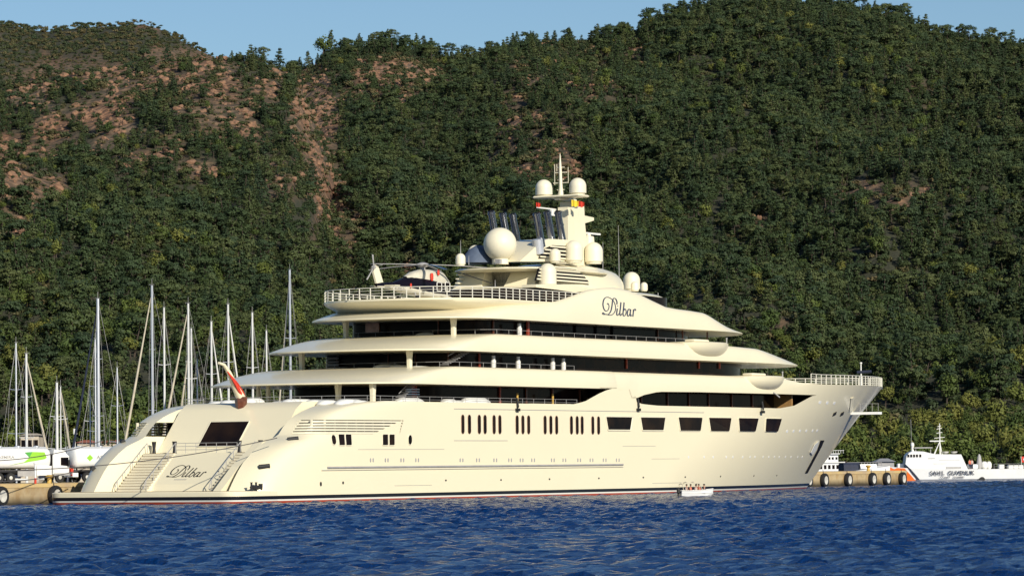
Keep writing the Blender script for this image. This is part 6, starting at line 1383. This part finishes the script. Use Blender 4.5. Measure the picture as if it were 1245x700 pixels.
pt = place_tree('palm', 0, at(132, 560, 728).x, 737, .8, 1.25, .4, 'shaggy palm on the shore left of the beige slanting headsail', None)
# the wood itself, and the loose rock on the bare slopes
def scatter(nm, label, cat, V, ki, size, coll, tilt=.06):
    n = len(V); me = bpy.data.meshes.new(nm); me.vertices.add(n); me.vertices.foreach_set('co', V.ravel())
    a = me.attributes.new('kind_i', 'INT', 'POINT'); a.data.foreach_set('value', ki.astype(np.int32))
    a = me.attributes.new('size', 'FLOAT', 'POINT'); a.data.foreach_set('value', size.astype(np.float32))
    a = me.attributes.new('turn', 'FLOAT_VECTOR', 'POINT'); rt = np.zeros((n, 3), np.float32); rt[:, 2] = r.random(n) * 6.28; rt[:, 0] = r.normal(size=n) * tilt; rt[:, 1] = r.normal(size=n) * tilt; a.data.foreach_set('vector', rt.ravel())
    o = bpy.data.objects.new(nm, me); COL.objects.link(o); o['kind'] = 'stuff'; o['label'] = label; o['category'] = cat
    g = bpy.data.node_groups.new(nm, 'GeometryNodeTree'); g.interface.new_socket('Geometry', in_out='INPUT', socket_type='NodeSocketGeometry'); g.interface.new_socket('Geometry', in_out='OUTPUT', socket_type='NodeSocketGeometry')
    N = g.nodes; L = g.links; gi = N.new('NodeGroupInput'); go = N.new('NodeGroupOutput'); ip = N.new('GeometryNodeInstanceOnPoints'); ci = N.new('GeometryNodeCollectionInfo')
    ci.inputs['Collection'].default_value = coll; ci.inputs['Separate Children'].default_value = True; ci.inputs['Reset Children'].default_value = True
    def attr(nm, ty):
        q_ = N.new('GeometryNodeInputNamedAttribute'); q_.data_type = ty; q_.inputs['Name'].default_value = nm; return q_.outputs['Attribute']
    e2r = N.new('FunctionNodeEulerToRotation'); L.new(attr('turn', 'FLOAT_VECTOR'), e2r.inputs[0])
    L.new(gi.outputs[0], ip.inputs['Points']); L.new(ci.outputs[0], ip.inputs['Instance']); ip.inputs['Pick Instance'].default_value = True
    L.new(attr('kind_i', 'INT'), ip.inputs['Instance Index']); L.new(e2r.outputs[0], ip.inputs['Rotation']); L.new(attr('size', 'FLOAT'), ip.inputs['Scale'])
    L.new(ip.outputs[0], go.inputs[0]); md = o.modifiers.new('scatter', 'NODES'); md.node_group = g
idx = np.where(keep)[0]
scatter('hillside_forest', 'dense dark green pine wood covering the whole hillside', 'forest', np.stack([Xc[idx], Yc[idx], Zc_[idx] - .25], -1), kinds[idx], np.clip(sc[idx] * .9, .4, 3.0), PROT)
ROCKS = bpy.data.collections.new('rock_prototypes')
for i in range(4): ROCKS.objects.link(bpy.data.objects.new('rock_%d' % i, rock_mesh('rock', 30 + i)))
n = 70000; yy = np.sqrt(r.random(n) * (2100 ** 2 - 1000 ** 2) + 1000 ** 2); xx = (-130 + 1500 * r.random(n) - CW / 2) / FPX * yy; zz = ground_z(xx, yy)
ax2, ay2 = proj_np(np.stack([xx, yy, zz], -1)); br = bareness(ax2, ay2, xx, yy); kk = np.where((br > .3) & (r.random(n) < br * .7))[0]
scatter('hillside_rocks', 'broken reddish rock on the bare patches of the upper slope', 'rocks', np.stack([xx[kk], yy[kk], zz[kk]], -1), r.integers(0, 4, len(kk)), .35 + 1.1 * r.random(len(kk)) ** 2.5, ROCKS, .4)
print('trees', len(idx), 'rocks', len(kk))
